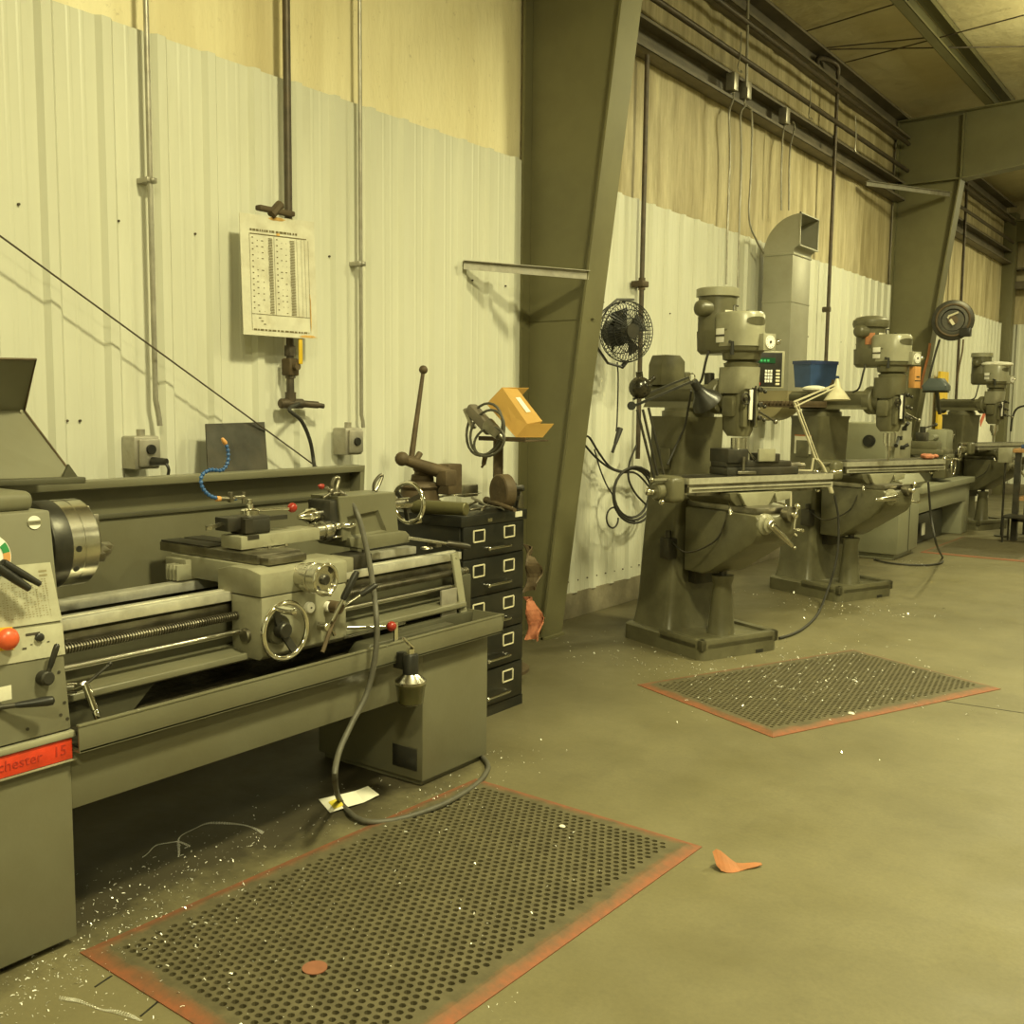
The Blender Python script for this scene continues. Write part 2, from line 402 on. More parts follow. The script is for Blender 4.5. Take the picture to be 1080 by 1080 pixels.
# frames: tapered columns with rafters
def frame(y,full=True):
    mb=MB()
    z1=3.83; xb=-3.30; xk=-2.81; hw=.10
    web=[(XW+.02,0),(xb,0),(xk,z1),(xk,4.50),(XW+.02,4.50)]
    mb.prism(web,'y',y-.005,y+.005)
    # flanges
    mb.box((XW,y-.075,0),(XW+.018,y+.075,4.5))
    mb.prism([(xb-.006,0),(xb+.008,0),(xk+.008,z1),(xk-.006,z1)],'y',y-hw,y+hw)
    mb.box((xb-.24,y-hw,0),(xb+.03,y+hw,.014))
    # knee stiffeners
    mb.box((XW+.018,y-.08,z1-.008),(xk,y+.08,z1+.006)); mb.box((xk-.008,y-.08,z1),(xk+.008,y+.08,4.5))
    mb.box((XW+.018,y-.012,1.835),(xb+.26,y+.012,1.840))
    # rafter: tapered web and flanges
    def zt(x): return 4.50+.03*(x+3.5)
    def zb(x): return 3.83+.11*(x-xk) if x<1.6 else 3.83+.11*(1.6-xk)+.03*(x-1.6)
    xs=[xk,1.6,XR]
    mb.prism([(x,zb(x)) for x in xs]+[(x,zt(x)) for x in reversed(xs)],'y',y-.005,y+.005)
    for a_,b_ in zip(xs,xs[1:]):
        mb.prism([(a_,zb(a_)-.012),(b_,zb(b_)-.012),(b_,zb(b_)),(a_,zb(a_))],'y',y-hw,y+hw)
    mb.prism([(XW,zt(XW)),(XR,zt(XR)),(XR,zt(XR)+.012),(XW,zt(XW)+.012)],'y',y-hw,y+hw)
    return mb
for yy in (4.92,12.0): trim(frame(yy),'beam')
# end wall: corner post, header beam, girts
mb=MB(); mb.box((-3.62,17.95,0),(-3.36,18.2,4.45),.004); trim(mb,'beam')
mb=MB(); mb.box((-3.5,17.98,4.0),(XR,18.18,4.3),.004); mb.box((-3.5,17.9,4.3),(XR,18.2,4.33)); trim(mb,'beam')
for z in (3.58,3.28):
    mb=MB(); mb.box((-3.4,18.1,z),(XR,18.3,z+(.03 if z>3.4 else .12)),.004); trim(mb,'girt')
# girts and eave strut of the long wall (C sections: web, two flanges)
def cee(y0,y1,x,z,h,d,m):
    mb=MB(); t=.004
    mb.box((x,y0,z),(x+d,y1,z+t)); mb.box((x,y0,z+h-t),(x+d,y1,z+h)); mb.box((x+.01,y0,z),(x+.01+t,y1,z+h)); mb.box((x+d-t,y0,z),(x+d,y1,z+.025)); mb.box((x+d-t,y0,z+h-.025),(x+d,y1,z+h))
    trim(mb,m)
for y0,y1 in ((YB,4.9),(4.94,11.99),(12.01,17.95)):
    cee(y0,y1,XW-.03,3.66,.2,.13,'girt')
    cee(y0,y1,XW-.03,4.32,.22,.16,'girt')
# purlins under the roof skin
for k in range(7):
    x=-2.6+k*1.5
    mb=MB(); z=4.50+.03*(x+3.5)+.013; t=.004
    mb.box((x,YB,z),(x+.09,YE,z+t)); mb.box((x+.085,YB,z),(x+.09,YE,z+.025)); mb.box((x,YB,z),(x+t,YE,z+.24)); mb.box((x+.02,YB,z+.2),(x+.15,YE,z+.2+t)); mb.box((x+.146,YB,z+.15),(x+.15,YE,z+.204))
    trim(mb,'beam')
# roof bracing rods
for a_,b_ in ((W(818,53,z=4.66),W(1080,49,z=4.68)),(W(884,68,z=4.64),W(1080,16,z=4.66)),(W(835,54,z=4.64),W(975,40,z=4.66)),(W(850,33,z=4.67),W(958,0,z=4.67))):
    mb=MB(); mb.cyl(a_,b_,.006,seg=6); trim(mb,'bpipe')
# flange braces (angles) from the wall to the inner flange of each frame
def brace(a_,b_):
    mb=MB(); mb.bar(a_,b_,.045,.004); mb.bar(V(a_)+V((0,0,-.022)),V(b_)+V((0,0,-.022)),.004,.045); trim(mb,'gpipe')
brace(W(489,275,x=-3.46),W(621,286,y=4.83))
brace(W(914,191,x=-3.40),W(1002,203,y=11.9))
# liner screws
mb=MB()
for z,ys in ((2.02,(1.9,2.28,2.62,3.2,3.35,3.62,3.86,4.1,4.4,4.7)),(.24,[5.05+.115*k for k in range(30)]),(2.02,[5.3+.46*k for k in range(14)]),(1.28,(2.05,2.1))):
    for y in ys: mb.cyl((XW+.0,y,z),(XW+.009,y,z),.0045,seg=8)
trim(mb,'bpipe')
# --------------------------------------------------- pipes, conduits and wires on the wall
def pipe(label,cat,name,pts,r,m,group=None,smooth=0,extra=None,seg=10,ang=60):
    mb=MB(); mb.tube(pts,r,seg,smooth)
    if extra: extra(mb)
    return obj(name,mb,m,label=label,cat=cat,group=group,ang=ang)
def W3(l_,**k): return [W(u,v,**k) for u,v in l_]
XC=-3.445
def straps(zs,y):
    def f(mb):
        for z in zs: mb.box((XW,y-.022,z),(XC+.014,y+.022,z+.02),.003); mb.sphere((XC+.014,y,z+.01),.012,8)
    return f
y=2.385
pipe('thin galvanised conduit running down to the left outlet box','conduit','electrical_conduit',[(XC,y,4.5),(XC,y,1.36),(XC,y+.01,1.31),(XC,y+.016,1.26)],.0105,'gpipe',extra=straps((2.17,3.4),y))
y=3.50
pipe('thin galvanised conduit running down to the outlet box right of the chart','conduit','electrical_conduit',[(XC,y,4.5),(XC,y,1.30),(XC,y+.01,1.27),(XC,y+.012,1.24)],.009,'gpipe',extra=straps((1.99,3.4),y))
def outlet(px,label,plug):
    c=W(px[0],px[1],x=-3.41)
    t=thing('outlet_box',label,'outlet',(XW+.02,c.y,c.z-.06))
    mb=MB(); mb.box((0,-.055,0),(.085,.055,.125),.008); mb.cyl((.045,0,.12),(.045,0,.15),.016,seg=12); obj('housing',mb,'gpipe',t)
    mb=MB(); mb.box((.085,-.04,.01),(.098,.05,.115),.008); obj('cover_plate',mb,'gpipe',t)
    mb=MB(); mb.cyl((.095,.006,.075 if plug else .062),(.108,.006,.075 if plug else .062),.02,.018); obj('receptacle',mb,'black',t)
    if plug:
        mb=MB(); mb.cyl((.10,.012,.03),(.16,.03,.03),.017,.013); mb.tube([(.15,.028,.03),(.165,.035,.0),(.15,.03,-.06),(.12,.02,-.2)],.006,8,5); obj('plug',mb,'black',t)
outlet((153,478),'grey outlet box with a plug in it on the wall above the lathe',True)
outlet((371,466),'small grey outlet box with no plug beside the air pipe',False)
# iron air drop with chart in front
y=3.055; XI=-3.435
t=thing('air_drop_pipe','dark iron air pipe coming down the wall behind the chart','pipe',(XI,y,0))
mb=MB(); mb.cyl((0,0,4.5),(0,0,1.40),.0165,seg=14); mb.cyl((0,0,1.60),(0,0,1.555),.024,seg=8); mb.cyl((0,0,1.50),(0,0,1.46),.022,seg=8); mb.cyl((0,0,1.40),(0,0,1.36),.024,seg=10)
obj('pipe',mb,'bpipe',t)
mb=MB(); mb.box((-.028,-.028,1.47),(.028,.028,1.545),.008); mb.cyl((0,.0,1.51),(.05,0,1.51),.016); obj('ball_valve',mb,'rust',t)
mb=MB(); mb.box((.05,.0,1.52),(.058,.022,1.64),.004); obj('valve_handle',mb,'yellow',t)['label']='yellow valve handle'
mb=MB(); mb.cyl((0,-.06,1.35),(0,.07,1.35),.022,bev=.006); mb.cyl((0,.06,1.35),(.02,.14,1.345),.016); mb.cyl((.02,.13,1.345),(.025,.17,1.34),.011); obj('tee_coupling',mb,'bpipe',t)
pipe('black air hose looping from the wall pipe down behind the lathe','hose','air_hose',[(XI+.02,y+.03,1.35)]+W3([(305,432),(318,444),(327,465),(331,488)],x=-3.36)+W3([(333,505),(330,540)],x=-3.25),.0085,'rubber',smooth=6)
# steel cable
pipe('long thin steel cable running diagonally across the wall panels','cable','steel_cable',[W(-60,205,x=-3.40),W(328,488,x=-3.40),W(345,500,x=-3.38)],.0035,'bpipe',seg=6)
# thin dark plate standing behind the backsplash
a_,b_,c_,d_=W(217,447,x=-3.42),W(279,445,x=-3.42),W(283,500,x=-3.36),W(220,505,x=-3.36)
mb=MB(); mb.quad(a_,d_,c_,b_,.006)
c_=W(208,500,x=-3.2)
obj('steel_plate',mb,'steel_dark',label='dark rectangular steel plate leaning on the wall above the backsplash',cat='plate')
# chart
TL,TR,BL,BR=W(252.5,224,x=-3.40),W(331,234,x=-3.40),W(257,352.5,x=-3.37),W(335,358,x=-3.37)
t=thing('wall_chart','rust-stained cream chart with columns of fine print on the wall pipe','chart',tuple(BL))
mb=MB(); mb.quad(TL,BL,BR,TR,.003); obj('board',mb,'cream_label',t,world=True)
def onchart(s,q,off=.0015):  # s right 0..1, q down 0..1
    p=TL.lerp(TR,s).lerp(BL.lerp(BR,s),q); return p+V((off,0,0))
def marks(mb,rects,f):
    for s0,q0,s1,q1 in rects: mb.quad(f(s0,q0),f(s0,q1),f(s1,q1),f(s1,q0))
mb=MB(); R=[]
R+= [(.12,.13,.93,.135),(.12,.155,.88,.163),(.11,.82,.90,.824),(.11,.155,.114,.96),(.90,.17,.904,.96),(.43,.165,.434,.82),(.74,.165,.743,.82),(.80,.165,.803,.82),(.85,.165,.853,.82)]
R=[r for r in R if r[1]!=.13]
x=.12
while x<.75:
    w=random.uniform(.015,.05); R.append((x,.118,min(x+w,.75),.136)); x+=w+random.uniform(.006,.02)
x=.13
while x<.88:
    w=random.uniform(.02,.06); R.append((x,.945,min(x+w,.88),.960)); x+=w+random.uniform(.008,.02)
for k in range(52):
    q=.185+k*.0122
    for s0,w in ((.35,.06),(.64,.07)): R.append((s0+random.uniform(0,.01),q,s0+w,q+.006))
    if k%4==0:
        for s0 in (.14,.46): R.append((s0,q,s0+.02,q+.009))
    if k%4==2:
        for s0 in (.2,.52,.27,.58): R.append((s0+random.uniform(-.01,.02),q,s0+.018,q+.007))
for k in range(3): R.append((.2+.03*k,.85+.025*k,.23+.03*k,.858+.025*k))
marks(mb,R,onchart); obj('print',mb,mat('chart_print',(.16,.13,.06),.7),t,world=True)
for r_s in ((.36,.0,.60,.035),(.46,.13,.52,.165),(.898,.62,.920,.95),(.72,.970,1.0,.995)):
    mb=MB(); s0,q0,s1,q1=r_s; cs,cq,hs,hq=(s0+s1)/2,(q0+q1)/2,(s1-s0)/2,(q1-q0)/2
    mb._add([onchart(min(1,max(0,cs+hs*math.cos(k*PI/8)*random.uniform(.7,1.05))),min(1,max(0,cq+hq*math.sin(k*PI/8)*random.uniform(.7,1.05))),.001) for k in range(16)],[tuple(range(16))]); obj('rust_stain',mb,'rust_stain',t,world=True)
mb=MB()
c=W(290,222,x=-3.395); mb.box(c+V((-.02,-.09,-.012)),c+V((.015,.10,.01)),.006); mb.cyl(c+V((0,-.02,-.02)),c+V((.0,.03,.03)),.02,seg=8); mb.sphere(c+V((0,.09,0)),.014,8)
obj('clip',mb,'rust',t,world=True)
# pipes of the middle bay
mb=MB(); y=6.14
t=thing('air_drop_pipe','dark vertical pipe beside the fan, just right of the near column','pipe',(-3.43,y,0))
mb.cyl((0,0,3.645),(0,0,1.0),.0165,seg=12); obj('pipe',mb,'bpipe',t)
mb=MB(); mb.box((-.06,-.045,2.15),(.03,.045,2.19),.006); mb.cyl((0,0,2.13),(0,0,2.21),.024,seg=10); obj('clamp',mb,'rust',t)
t=thing('air_drop_pipe','dark vertical pipe right of the duct, bent over the top rail','pipe',(-3.38,9.62,0))
mb=MB(); mb.cyl((0,0,4.42),(0,0,1.3),.017,seg=12); mb.tube([(0,0,4.40),(0,-.02,4.47),(-.04,-.12,4.5),(-.07,-.32,4.47),(-.07,-.36,4.38)],.022,10,5); mb.cyl((-.05,0,2.28),(.02,0,2.28),.026,seg=8); obj('pipe',mb,'bpipe',t)
pipe('dark vertical pipe passing behind the cord reel in the far bay','pipe','air_drop_pipe',[(-3.38,14.7,4.45),(-3.38,14.75,1.3)],.018,'bpipe')
for z,s in ((3.965,'lower'),(4.245,'upper')):
    pipe('long dark horizontal pipe under the eave, %s of the two'%s,'pipe','horizontal_pipe',[(-3.36,5.0,z),(-3.36,11.9,z)],.022,'bpipe')
    pipe('long horizontal pipe under the eave of the far bay, %s of the two'%s,'pipe','horizontal_pipe',[(-3.36,12.1,z),(-3.36,17.8,z)],.022,'bpipe')
# pipe hangers
for i,(u0,v0,u1,v1,side) in enumerate(((782,42,778,72,'nearest'),(855,92,853,122,'second nearest'),(902,130,902,158,'third nearest'))):
    a_,b_=W(u0,v0-8,x=-3.33),W(u1,v1,x=-3.33)
    pipe('thin wire pipe hanger on the upper horizontal pipe, %s of three'%side,'hanger','pipe_hanger',[a_,a_.lerp(b_,.6)+V((0,.02,0)),b_,b_+V((.02,.03,-.03)),b_+V((.0,.06,0))],.005,'gpipe',smooth=4,seg=6)
# electrical drops: conduit boxes on the girt with wires going down
def drop(pts,lab,r=.008): return pipe(lab,'wire','wire_drop',W3(pts,x=-3.40),r,'gpipe',smooth=6,seg=6)
for (u,v,lab) in ((773,86,'small grey junction box on the girt, leftmost of three'),(787,95,'small grey junction box on the girt, middle of three'),(828,122,'small grey junction box on the girt, rightmost of three')):
    c=W(u,v,x=-3.40); mb=MB(); mb.box(c-V((.04,.04,.07)),c+V((.03,.04,.06)),.006); obj('junction_box',mb,'gpipe',label=lab,cat='box')
drop([(774,92),(773,105),(769,120),(770,160),(768,220),(766,300)],'curved wire dropping from the girt behind the first mill, leftmost')
drop([(786,100),(785,112),(781,122),(782,165),(780,230),(778,310)],'wire dropping from the girt behind the first mill, second from left')
drop([(788,112),(793,122),(792,180),(790,230),(798,254),(806,268)],'thin wire curving from the girt to the side of the duct')
drop([(829,130),(826,140),(824,180),(824,222)],'wire dropping from the girt to the top of the duct, left one')
drop([(836,128),(838,135),(833,160),(832,222)],'wire dropping from the girt to the top of the duct, right one')
pipe('straight thin conduit rising from the girt box to the roof','conduit','electrical_conduit',[W(787,92,x=-3.36),W(789,0,x=-3.36),W(790,-60,x=-3.36)],.011,'gpipe')
# ------------------------------------------------------------------ the near lathe
def WP(u,v,p0,n_):
    d=FW+(u-540)/F_PX*RT-(v-540)/F_PX*UP; n_=V(n_)
    return EYE+d*((V(p0)-EYE).dot(n_)/d.dot(n_))
def handwheel(root,name,c,axis,R,r,hub,hdir,hlen,world=True,nspoke=2,m='chrome',dish=.02,sp='steel_dark'):
    a=V(axis).normalized(); c=V(c)
    if isinstance(hdir,tuple):
        u=a.orthogonal().normalized(); q=a.cross(u); hdir=math.atan2(V(hdir).dot(q),V(hdir).dot(u))
    mb=MB(); mb.torus(c,a,R-r,r,40,10); w=obj(name,mb,m,root,world)
    mb=MB(); mb.cyl(c-a*(dish+.02),c+a*.006,hub,hub*.9,bev=.003)
    u=a.orthogonal().normalized(); q=a.cross(u)
    for k in range(nspoke):
        t=hdir+2*PI*k/nspoke; d=u*math.cos(t)+q*math.sin(t)
        mb.bar(c-a*dish+d*hub*.5,c+d*(R-r),hub*.9,.008,up=a)
    s=obj('spokes',mb,sp); s_fix(s,w,root,world)
    d=u*math.cos(hdir)+q*math.sin(hdir)
    mb=MB(); mb.lathe(c+d*(R-r),a,[(0,r*.8),(.01,r*1.1),(hlen*.5,r*1.45),(hlen,r*1.25),(hlen+.004,r*.6)],14); h=obj('handle',mb,m); s_fix(h,w,root,world)
    return w
def s_fix(o,parent,root,world):
    """hang o, built in the frame of root (or the world), under parent"""
    me=o.data; off=Matrix.Translation(o.location); me.transform(off); o.location=(0,0,0)
    if world: me.transform(world_of(parent).inverted())
    o.parent=parent
L=thing('engine_lathe','big grey engine lathe in the foreground with red nameplate and coolant hose','lathe',(-2.6,2.2,0))
# pedestal
mb=MB(); mb.box((-2.86,.55,.02),(-2.31,1.335,.476),.004); mb.box((-2.83,.57,0),(-2.345,1.32,.02)); obj('headstock_pedestal',mb,'grey',L,True)
mb=MB()
mb.prism([(-2.85,.02),(-2.32,.02),(-2.32,.50),(-2.85,.50)],'y',2.655,3.03,.006); mb.box((-2.83,2.67,0),(-2.34,3.01,.02))
obj('tailstock_pedestal',mb,'grey',L,True)
mb=MB(); mb.box((-2.46,2.6495,.055),(-2.345,2.6545,.135),.002); obj('access_opening',mb,'black',L,True)['label']='dark opening low in the side of the pedestal'
# pan with lip, fascia
mb=MB()
X0,X1,Y0,Y1,Z0,Z1=-3.0,-2.275,1.337,3.06,.497,.565
t_=.006
mb.box((X0,Y0,Z0),(X1,Y1,Z0+t_))
mb.box((X1-t_,Y0,Z0),(X1,Y1,Z1),.002); mb.box((X0,Y0,Z0),(X0+t_,Y1,Z1)); mb.prism([(Y1-t_,Z0),(Y1,Z0),(Y1+.012,Z1),(Y1+.012-t_,Z1)],'x',X0,X1)
mb.box((X1-.014,Y0,Z1-.004),(X1+.002,Y1+.012,Z1+.002),.002)
obj('chip_pan',mb,'grey',L,True)
mb=MB(); mb.box((-2.335,1.337,.345),(-2.318,2.655,.497),.003); obj('front_fascia',mb,'grey',L,True)
mb=MB(); mb.box((X0+.01,Y0+.01,Z0+.006),(X1-.008,Y1-.01,Z0+.012)); mb.prism([(-2.56,.51),(-2.98,.51),(-2.98,.60)],'y',Y0+.02,Y1-.02); obj('pan_floor',mb,'pan',L,True)
# nameplate strip
mb=MB(); mb.box((-2.312,.6,.4815),(-2.298,1.333,.5345),.002); o=obj('nameplate',mb,'redplate',L,True); o['label']='red nameplate'
mb=MB(); mb.box((-2.315,.6,.5355),(-2.292,1.340,.552),.004); mb.box((-2.313,.6,.4765),(-2.294,1.340,.4805),.001); obj('nameplate_trim',mb,'mill_light',L,True)
G['redletter']=mat('dark_red_embossing',(.40,.035,.02),.45)
for s_,yy_ in (('Colchester',1.175),('15',1.30)):
    tm=text('nameplate_lettering',s_,.036,face_mat(V((-2.298,yy_,.508)),(0,1,0),(0,0,1)),'redletter',None,.0012)
    tm.data.transform(world_of(L).inverted()); tm.parent=L
# headstock
mb=MB(); mb.prism([(-2.85,.555),(-2.302,.555),(-2.365,1.088),(-2.85,1.088)],'y',.60,1.335,.006); obj('headstock',mb,'grey_panel',L,True)
mb=MB(); mb.box((-2.84,.6,1.085),(-2.395,1.315,1.135),.02,seg=4); obj('headstock_cover',mb,'grey',L,True)
pn=V((-2.302,1.2,.555)); nn=V((1,0,(.063)/.533)).normalized()
def WH(u,v,off=.0): return WP(u,v,pn+nn*off,nn)
mb=MB(); mb.quad(WH(-60,603,.003),WH(-60,672,.003),WH(65.5,654,.003),WH(53,593,.003),.003); pl=obj('feed_chart_plate',mb,'plate',L,True); pl['label']='cream feed chart plate'
mb=MB()
A,B,C_,D=WH(-50,609,.0038),WH(-50,668,.0038),WH(62,652,.0038),WH(51,597,.0038)
def onp(s,q): return A.lerp(D,s).lerp(B.lerp(C_,s),q)
R=[]
for k in range(16):
    q=.22+k*.045
    for s in range(26):
        if random.random()<.8: R.append((.05+s*.035,q,.05+s*.035+random.uniform(.01,.022),q+.014))
for k in range(9): R.append((.05+.11*k,.2,.052+.11*k,.95))
for s in (.62,.88):
    for q in (.06,.14): R.append((s,q,s+.09,q+.035))
marks(mb,R,onp); s_fix(obj('print',mb,'ink_soft'),pl,L,True)
mb=MB(); mb.quad(WH(-60,674,.003),WH(-60,712,.003),WH(69,690,.003),WH(65.8,657,.003),.003); pl2=obj('control_plate',mb,'plate',L,True)
mb=MB(); A,B,C_,D=WH(-50,678,.0038),WH(-50,704,.0038),WH(66,688,.0038),WH(63,660,.0038)
R=[(.66,.1,.80,.2),(.62,.62,.66,.70),(.86,.5,.885,.55),(.70,.52,.72,.56)]
marks(mb,R,onp); s_fix(obj('print',mb,'ink'),pl2,L,True)
mb=MB(); mb.quad(WH(-30,665,.0045),WH(-30,690,.0045),WH(15,685,.0045),WH(13,661,.0045),.002); obj('emergency_stop_backplate',mb,'yellow',L,True)['label']='yellow plate behind the stop button'
c=WH(9,674,.03); mb=MB(); mb.cyl(c-nn*.03,c-nn*.01,.012); mb.lathe(c-nn*.012,nn,[(0,.016),(.004,.024),(.012,.026),(.020,.022),(.026,.012),(.028,0)],24); obj('emergency_stop',mb,'estop',L,True)['label']='red mushroom stop button'
c=WH(40,672,.0); mb=MB(); mb.lathe(c,nn,[(0,.010),(.012,.010),(.014,.007)],16); obj('push_button',mb,'black',L,True)
mb=MB(); c=WH(36,551,.0); mb.lathe(c,nn,[(0,.016),(.0025,.016)],32); pb=obj('maker_badge',mb,'white',L,True)
mb=MB(); mb.box(c+V((.002,-.0165,-.006)),c+V((.0038,.0165,.005))); s_fix(obj('badge_band',mb,'mill_light'),pb,L,True)
tx=text('badge_lettering','CLAUSING',.0058,face_mat(c+V((.004,0,-.0005)),(0,1,0),(0,0,1)),'ink',None,.0004); s_fix(tx,pb,L,True)
# speed dial with coloured sectors
c=WH(-14,588,.0); dial=None
mb=MB(); mb.lathe(c,nn,[(0,.055),(.004,.055)],40); dial=obj('speed_dial',mb,'white',L,True)
u_=nn.cross(V((0,1,0))).normalized(); r_=u_.cross(nn).normalized()
for a0,a1,m_ in ((-70,-50,'blue'),(-50,-22,'red'),(-22,8,'orange'),(8,36,'green'),(36,60,'white'),(60,150,'green')):
    mb=MB(); P=[]
    for k in range(9):
        a=math.radians(a0+(a1-a0)*k/8)
        P.append((c+nn*.0052+(V((0,1,0))*math.cos(a)+u_*-math.sin(a)*-1)*.053, c+nn*.0052+(V((0,1,0))*math.cos(a)+u_*math.sin(a))*.036))
    for p,q in zip(P,P[1:]): mb.quad(p[0],q[0],q[1],p[1])
    s_fix(obj('dial_sector',mb,m_),dial,L,True)
# levers on the headstock
def lever(name,c,axis,d,L_,hub,hr,r0,r1,m_grip,lab=None,stem=.3):
    c=V(c);axis=V(axis).normalized();d=V(d).normalized()
    mb=MB(); mb.cyl(c-axis*.02,c+axis*hub,hr,hr*.9,bev=.004); mb.cyl(c+axis*hub*.6,c+axis*hub*.6+d*L_*stem,r0*.8)
    o=obj(name,mb,'steel_dark',L,True)
    mb=MB(); p=c+axis*hub*.6+d*L_*stem; mb.lathe(p,d,[(0,r0*.8),(.01,r0),(L_*(1-stem)*.8,r1),(L_*(1-stem)-.004,r1*.9),(L_*(1-stem),r1*.4)],14)
    s_fix(obj('grip',mb,m_grip),o,L,True)
    if lab: o['label']=lab
    return o
def dirpx(p,q,off0,off1): return WH(*q,off1)-WH(*p,off0)
c=WH(45,715,0); lever('selector_lever',c,nn,dirpx((45,715),(55,684),.02,.035),.085,.028,.019,.007,.0075,'black')
c=WH(-4,746,0); mb=MB(); mb.box(WH(-20,760,0)+V((-.004,0,-.015)),WH(11,722,0)+V((.004,0,0)),.002); obj('lever_gate_plate',mb,'cream_label',L,True)
lever('gate_lever',c,nn,dirpx((-4,746),(43,740),.01,.05),.12,.012,.013,.008,.012,'black')
for q,e,rr in (((-6,596),(31,621),.0105),((4,594),(42,616),.009)):
    p=WH(*q,.05); e_=WH(*e,.06); mb=MB(); mb.lathe(p,e_-p,[(0,rr*1.1),((e_-p).length*.6,rr),((e_-p).length,rr*.75),((e_-p).length+.003,rr*.3)],14); mb.cyl(WH(*q,0),p,.009); obj('speed_lever',mb,'black',L,True)
mb=MB()
for px in ((64,754),(29,769),(71,772 if False else 758),(62,709),(68,800 if False else 741)): mb.lathe(WH(*px,0),nn,[(0,.004),(.0015,.004)],10)
obj('panel_screws',mb,'steel_dark',L,True)
# guard over the chuck (bent sheet) and its rail
mb=MB()
a,b_,c,d=W(-90,378,x=-2.80),W(38,379,x=-2.80),W(25,433,x=-2.95),W(-90,433,x=-2.95)
mb.quad(a,d,c,b_,.004)
e,f=W(78,503,x=-2.78),W(-90,507,x=-2.78)
mb.quad(d,f,e,c,.004)
up=obj('chuck_guard',mb,'grey_panel',L,True)
mb=MB(); mb.tube([a+V((0,0,.003)),b_,c+V((.004,0,0)),e],.0035,6); s_fix(obj('guard_edge',mb,'rust'),up,L,True)
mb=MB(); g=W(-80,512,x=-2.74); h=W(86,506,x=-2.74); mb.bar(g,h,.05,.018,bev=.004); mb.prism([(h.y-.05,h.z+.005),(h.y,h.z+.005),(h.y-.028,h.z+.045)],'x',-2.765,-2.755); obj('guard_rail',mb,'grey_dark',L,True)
mb=MB(); mb.cyl(c+V((.002,-.012,-.002)),c+V((.01,-.012,-.002)),.005); obj('guard_rivet',mb,'chrome',L,True)
# chuck
AX,AZ=-2.64,.965
mb=MB(); mb.cyl((AX,1.33,AZ),(AX,1.44,AZ),.07); mb.lathe((AX,1.425,AZ),(0,1,0),[(0,.10),(.02,.106),(.022,.106)],40); obj('spindle_nose',mb,'steel_dark',L,True)
mb=MB(); mb.lathe((AX,1.447,AZ),(0,1,0),[(.038,.119),(.07,.119),(.071,.1178),(.074,.1178),(.075,.119),(.115,.119),(.121,.114),(.121,.03),(.10,.03)],56)
ch=obj('three_jaw_chuck',mb,'steel',L,True)
mb=MB(); mb.lathe((AX,1.43,AZ),(0,1,0),[(0,.10),(.006,.116),(.012,.1195),(.055,.1195)],56); s_fix(obj('backplate',mb,'steel_dark'),ch,L,True)
for k,an in enumerate((-20,100,220)):
    a=math.radians(an); d=V((math.cos(a),0,math.sin(a))); s=V((-math.sin(a),0,math.cos(a)))
    mb=MB(); o0=V((AX,1.567,AZ))
    for r0,r1,h in ((.035,.113,.018),(.045,.095,.042),(.045,.070,.066)): mb.bar(o0+d*r0+V((0,h/2,0)),o0+d*r1+V((0,h/2,0)),.026,h,up=(0,1,0),bev=.002)
    s_fix(obj('jaw',mb,'steel_dirty'),ch,L,True)
    a2=a+math.radians(60)
for an in (-2,-30,118):
    a=math.radians(an); d=V((math.cos(a),0,math.sin(a))); mb=MB(); c=V((AX,1.50,AZ))+d*.1185; mb.cyl(c,c+d*.0015,.0085,seg=16); s_fix(obj('key_socket',mb,'black'),ch,L,True)
# bed
mb=MB()
YA,YBd=1.335,3.09
mb.box((-2.565,YA,.752),(-2.50,YBd,.781),.002); mb.box((-2.545,YA,.781),(-2.53,YBd,.784))
mb.box((-2.79,YA,.752),(-2.735,YBd,.781),.002)
obj('bed_ways',mb,'way',L,True)
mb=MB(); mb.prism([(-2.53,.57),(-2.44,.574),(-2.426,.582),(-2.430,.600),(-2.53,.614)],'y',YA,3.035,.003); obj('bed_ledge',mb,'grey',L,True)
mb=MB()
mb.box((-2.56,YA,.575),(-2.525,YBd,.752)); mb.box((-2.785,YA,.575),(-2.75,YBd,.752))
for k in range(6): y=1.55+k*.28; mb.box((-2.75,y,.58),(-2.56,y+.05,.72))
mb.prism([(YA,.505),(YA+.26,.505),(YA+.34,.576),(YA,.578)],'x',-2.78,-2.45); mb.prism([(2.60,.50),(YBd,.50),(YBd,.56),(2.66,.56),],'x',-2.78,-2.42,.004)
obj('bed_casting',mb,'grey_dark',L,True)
mb=MB(); mb.box((-2.526,YA,.715),(-2.512,YBd,.742),.002)
k=YA+.02
while k<YBd-.02: mb.box((-2.524,k,.706),(-2.513,k+.004,.716)); k+=.008
obj('gear_rack',mb,'steel_dirty',L,True)
z_s=(W(67,693,x=-2.475).z+W(248,648,x=-2.475).z+W(477,600,x=-2.475).z)/3
mb=MB(); prof=[]; y=0; Ls=YBd-YA
while y<Ls: prof+=[(y,.0135),(y+.003,.0135),(y+.004,.0095),(y+.0075,.0095)]; y+=.0085
mb.lathe((-2.475,YA,z_s),(0,1,0),prof,12); obj('lead_screw',mb,'steel_dirty',L,True,ang=20)
mb=MB(); mb.cyl((-2.465,YA,z_s-.048),(-2.465,YBd,z_s-.048),.009,seg=12); obj('feed_rod',mb,'steel',L,True)
mb=MB(); mb.cyl((-2.44,2.32,.575),(-2.44,YBd-.4,.575),.008,seg=12); obj('control_rod',mb,'steel',L,True)
mb=MB(); c0=W(479,583,x=-2.455); c1=W(491,664,x=-2.44)
mb.bar(c0,c1,.038,.012,up=(1,0,0),bev=.002)
for t in (.06,.92): p=c0.lerp(c1,t); mb.cyl(p,p+V((.009,0,0)),.004,seg=8)
obj('end_bracket',mb,'mill_light',L,True)
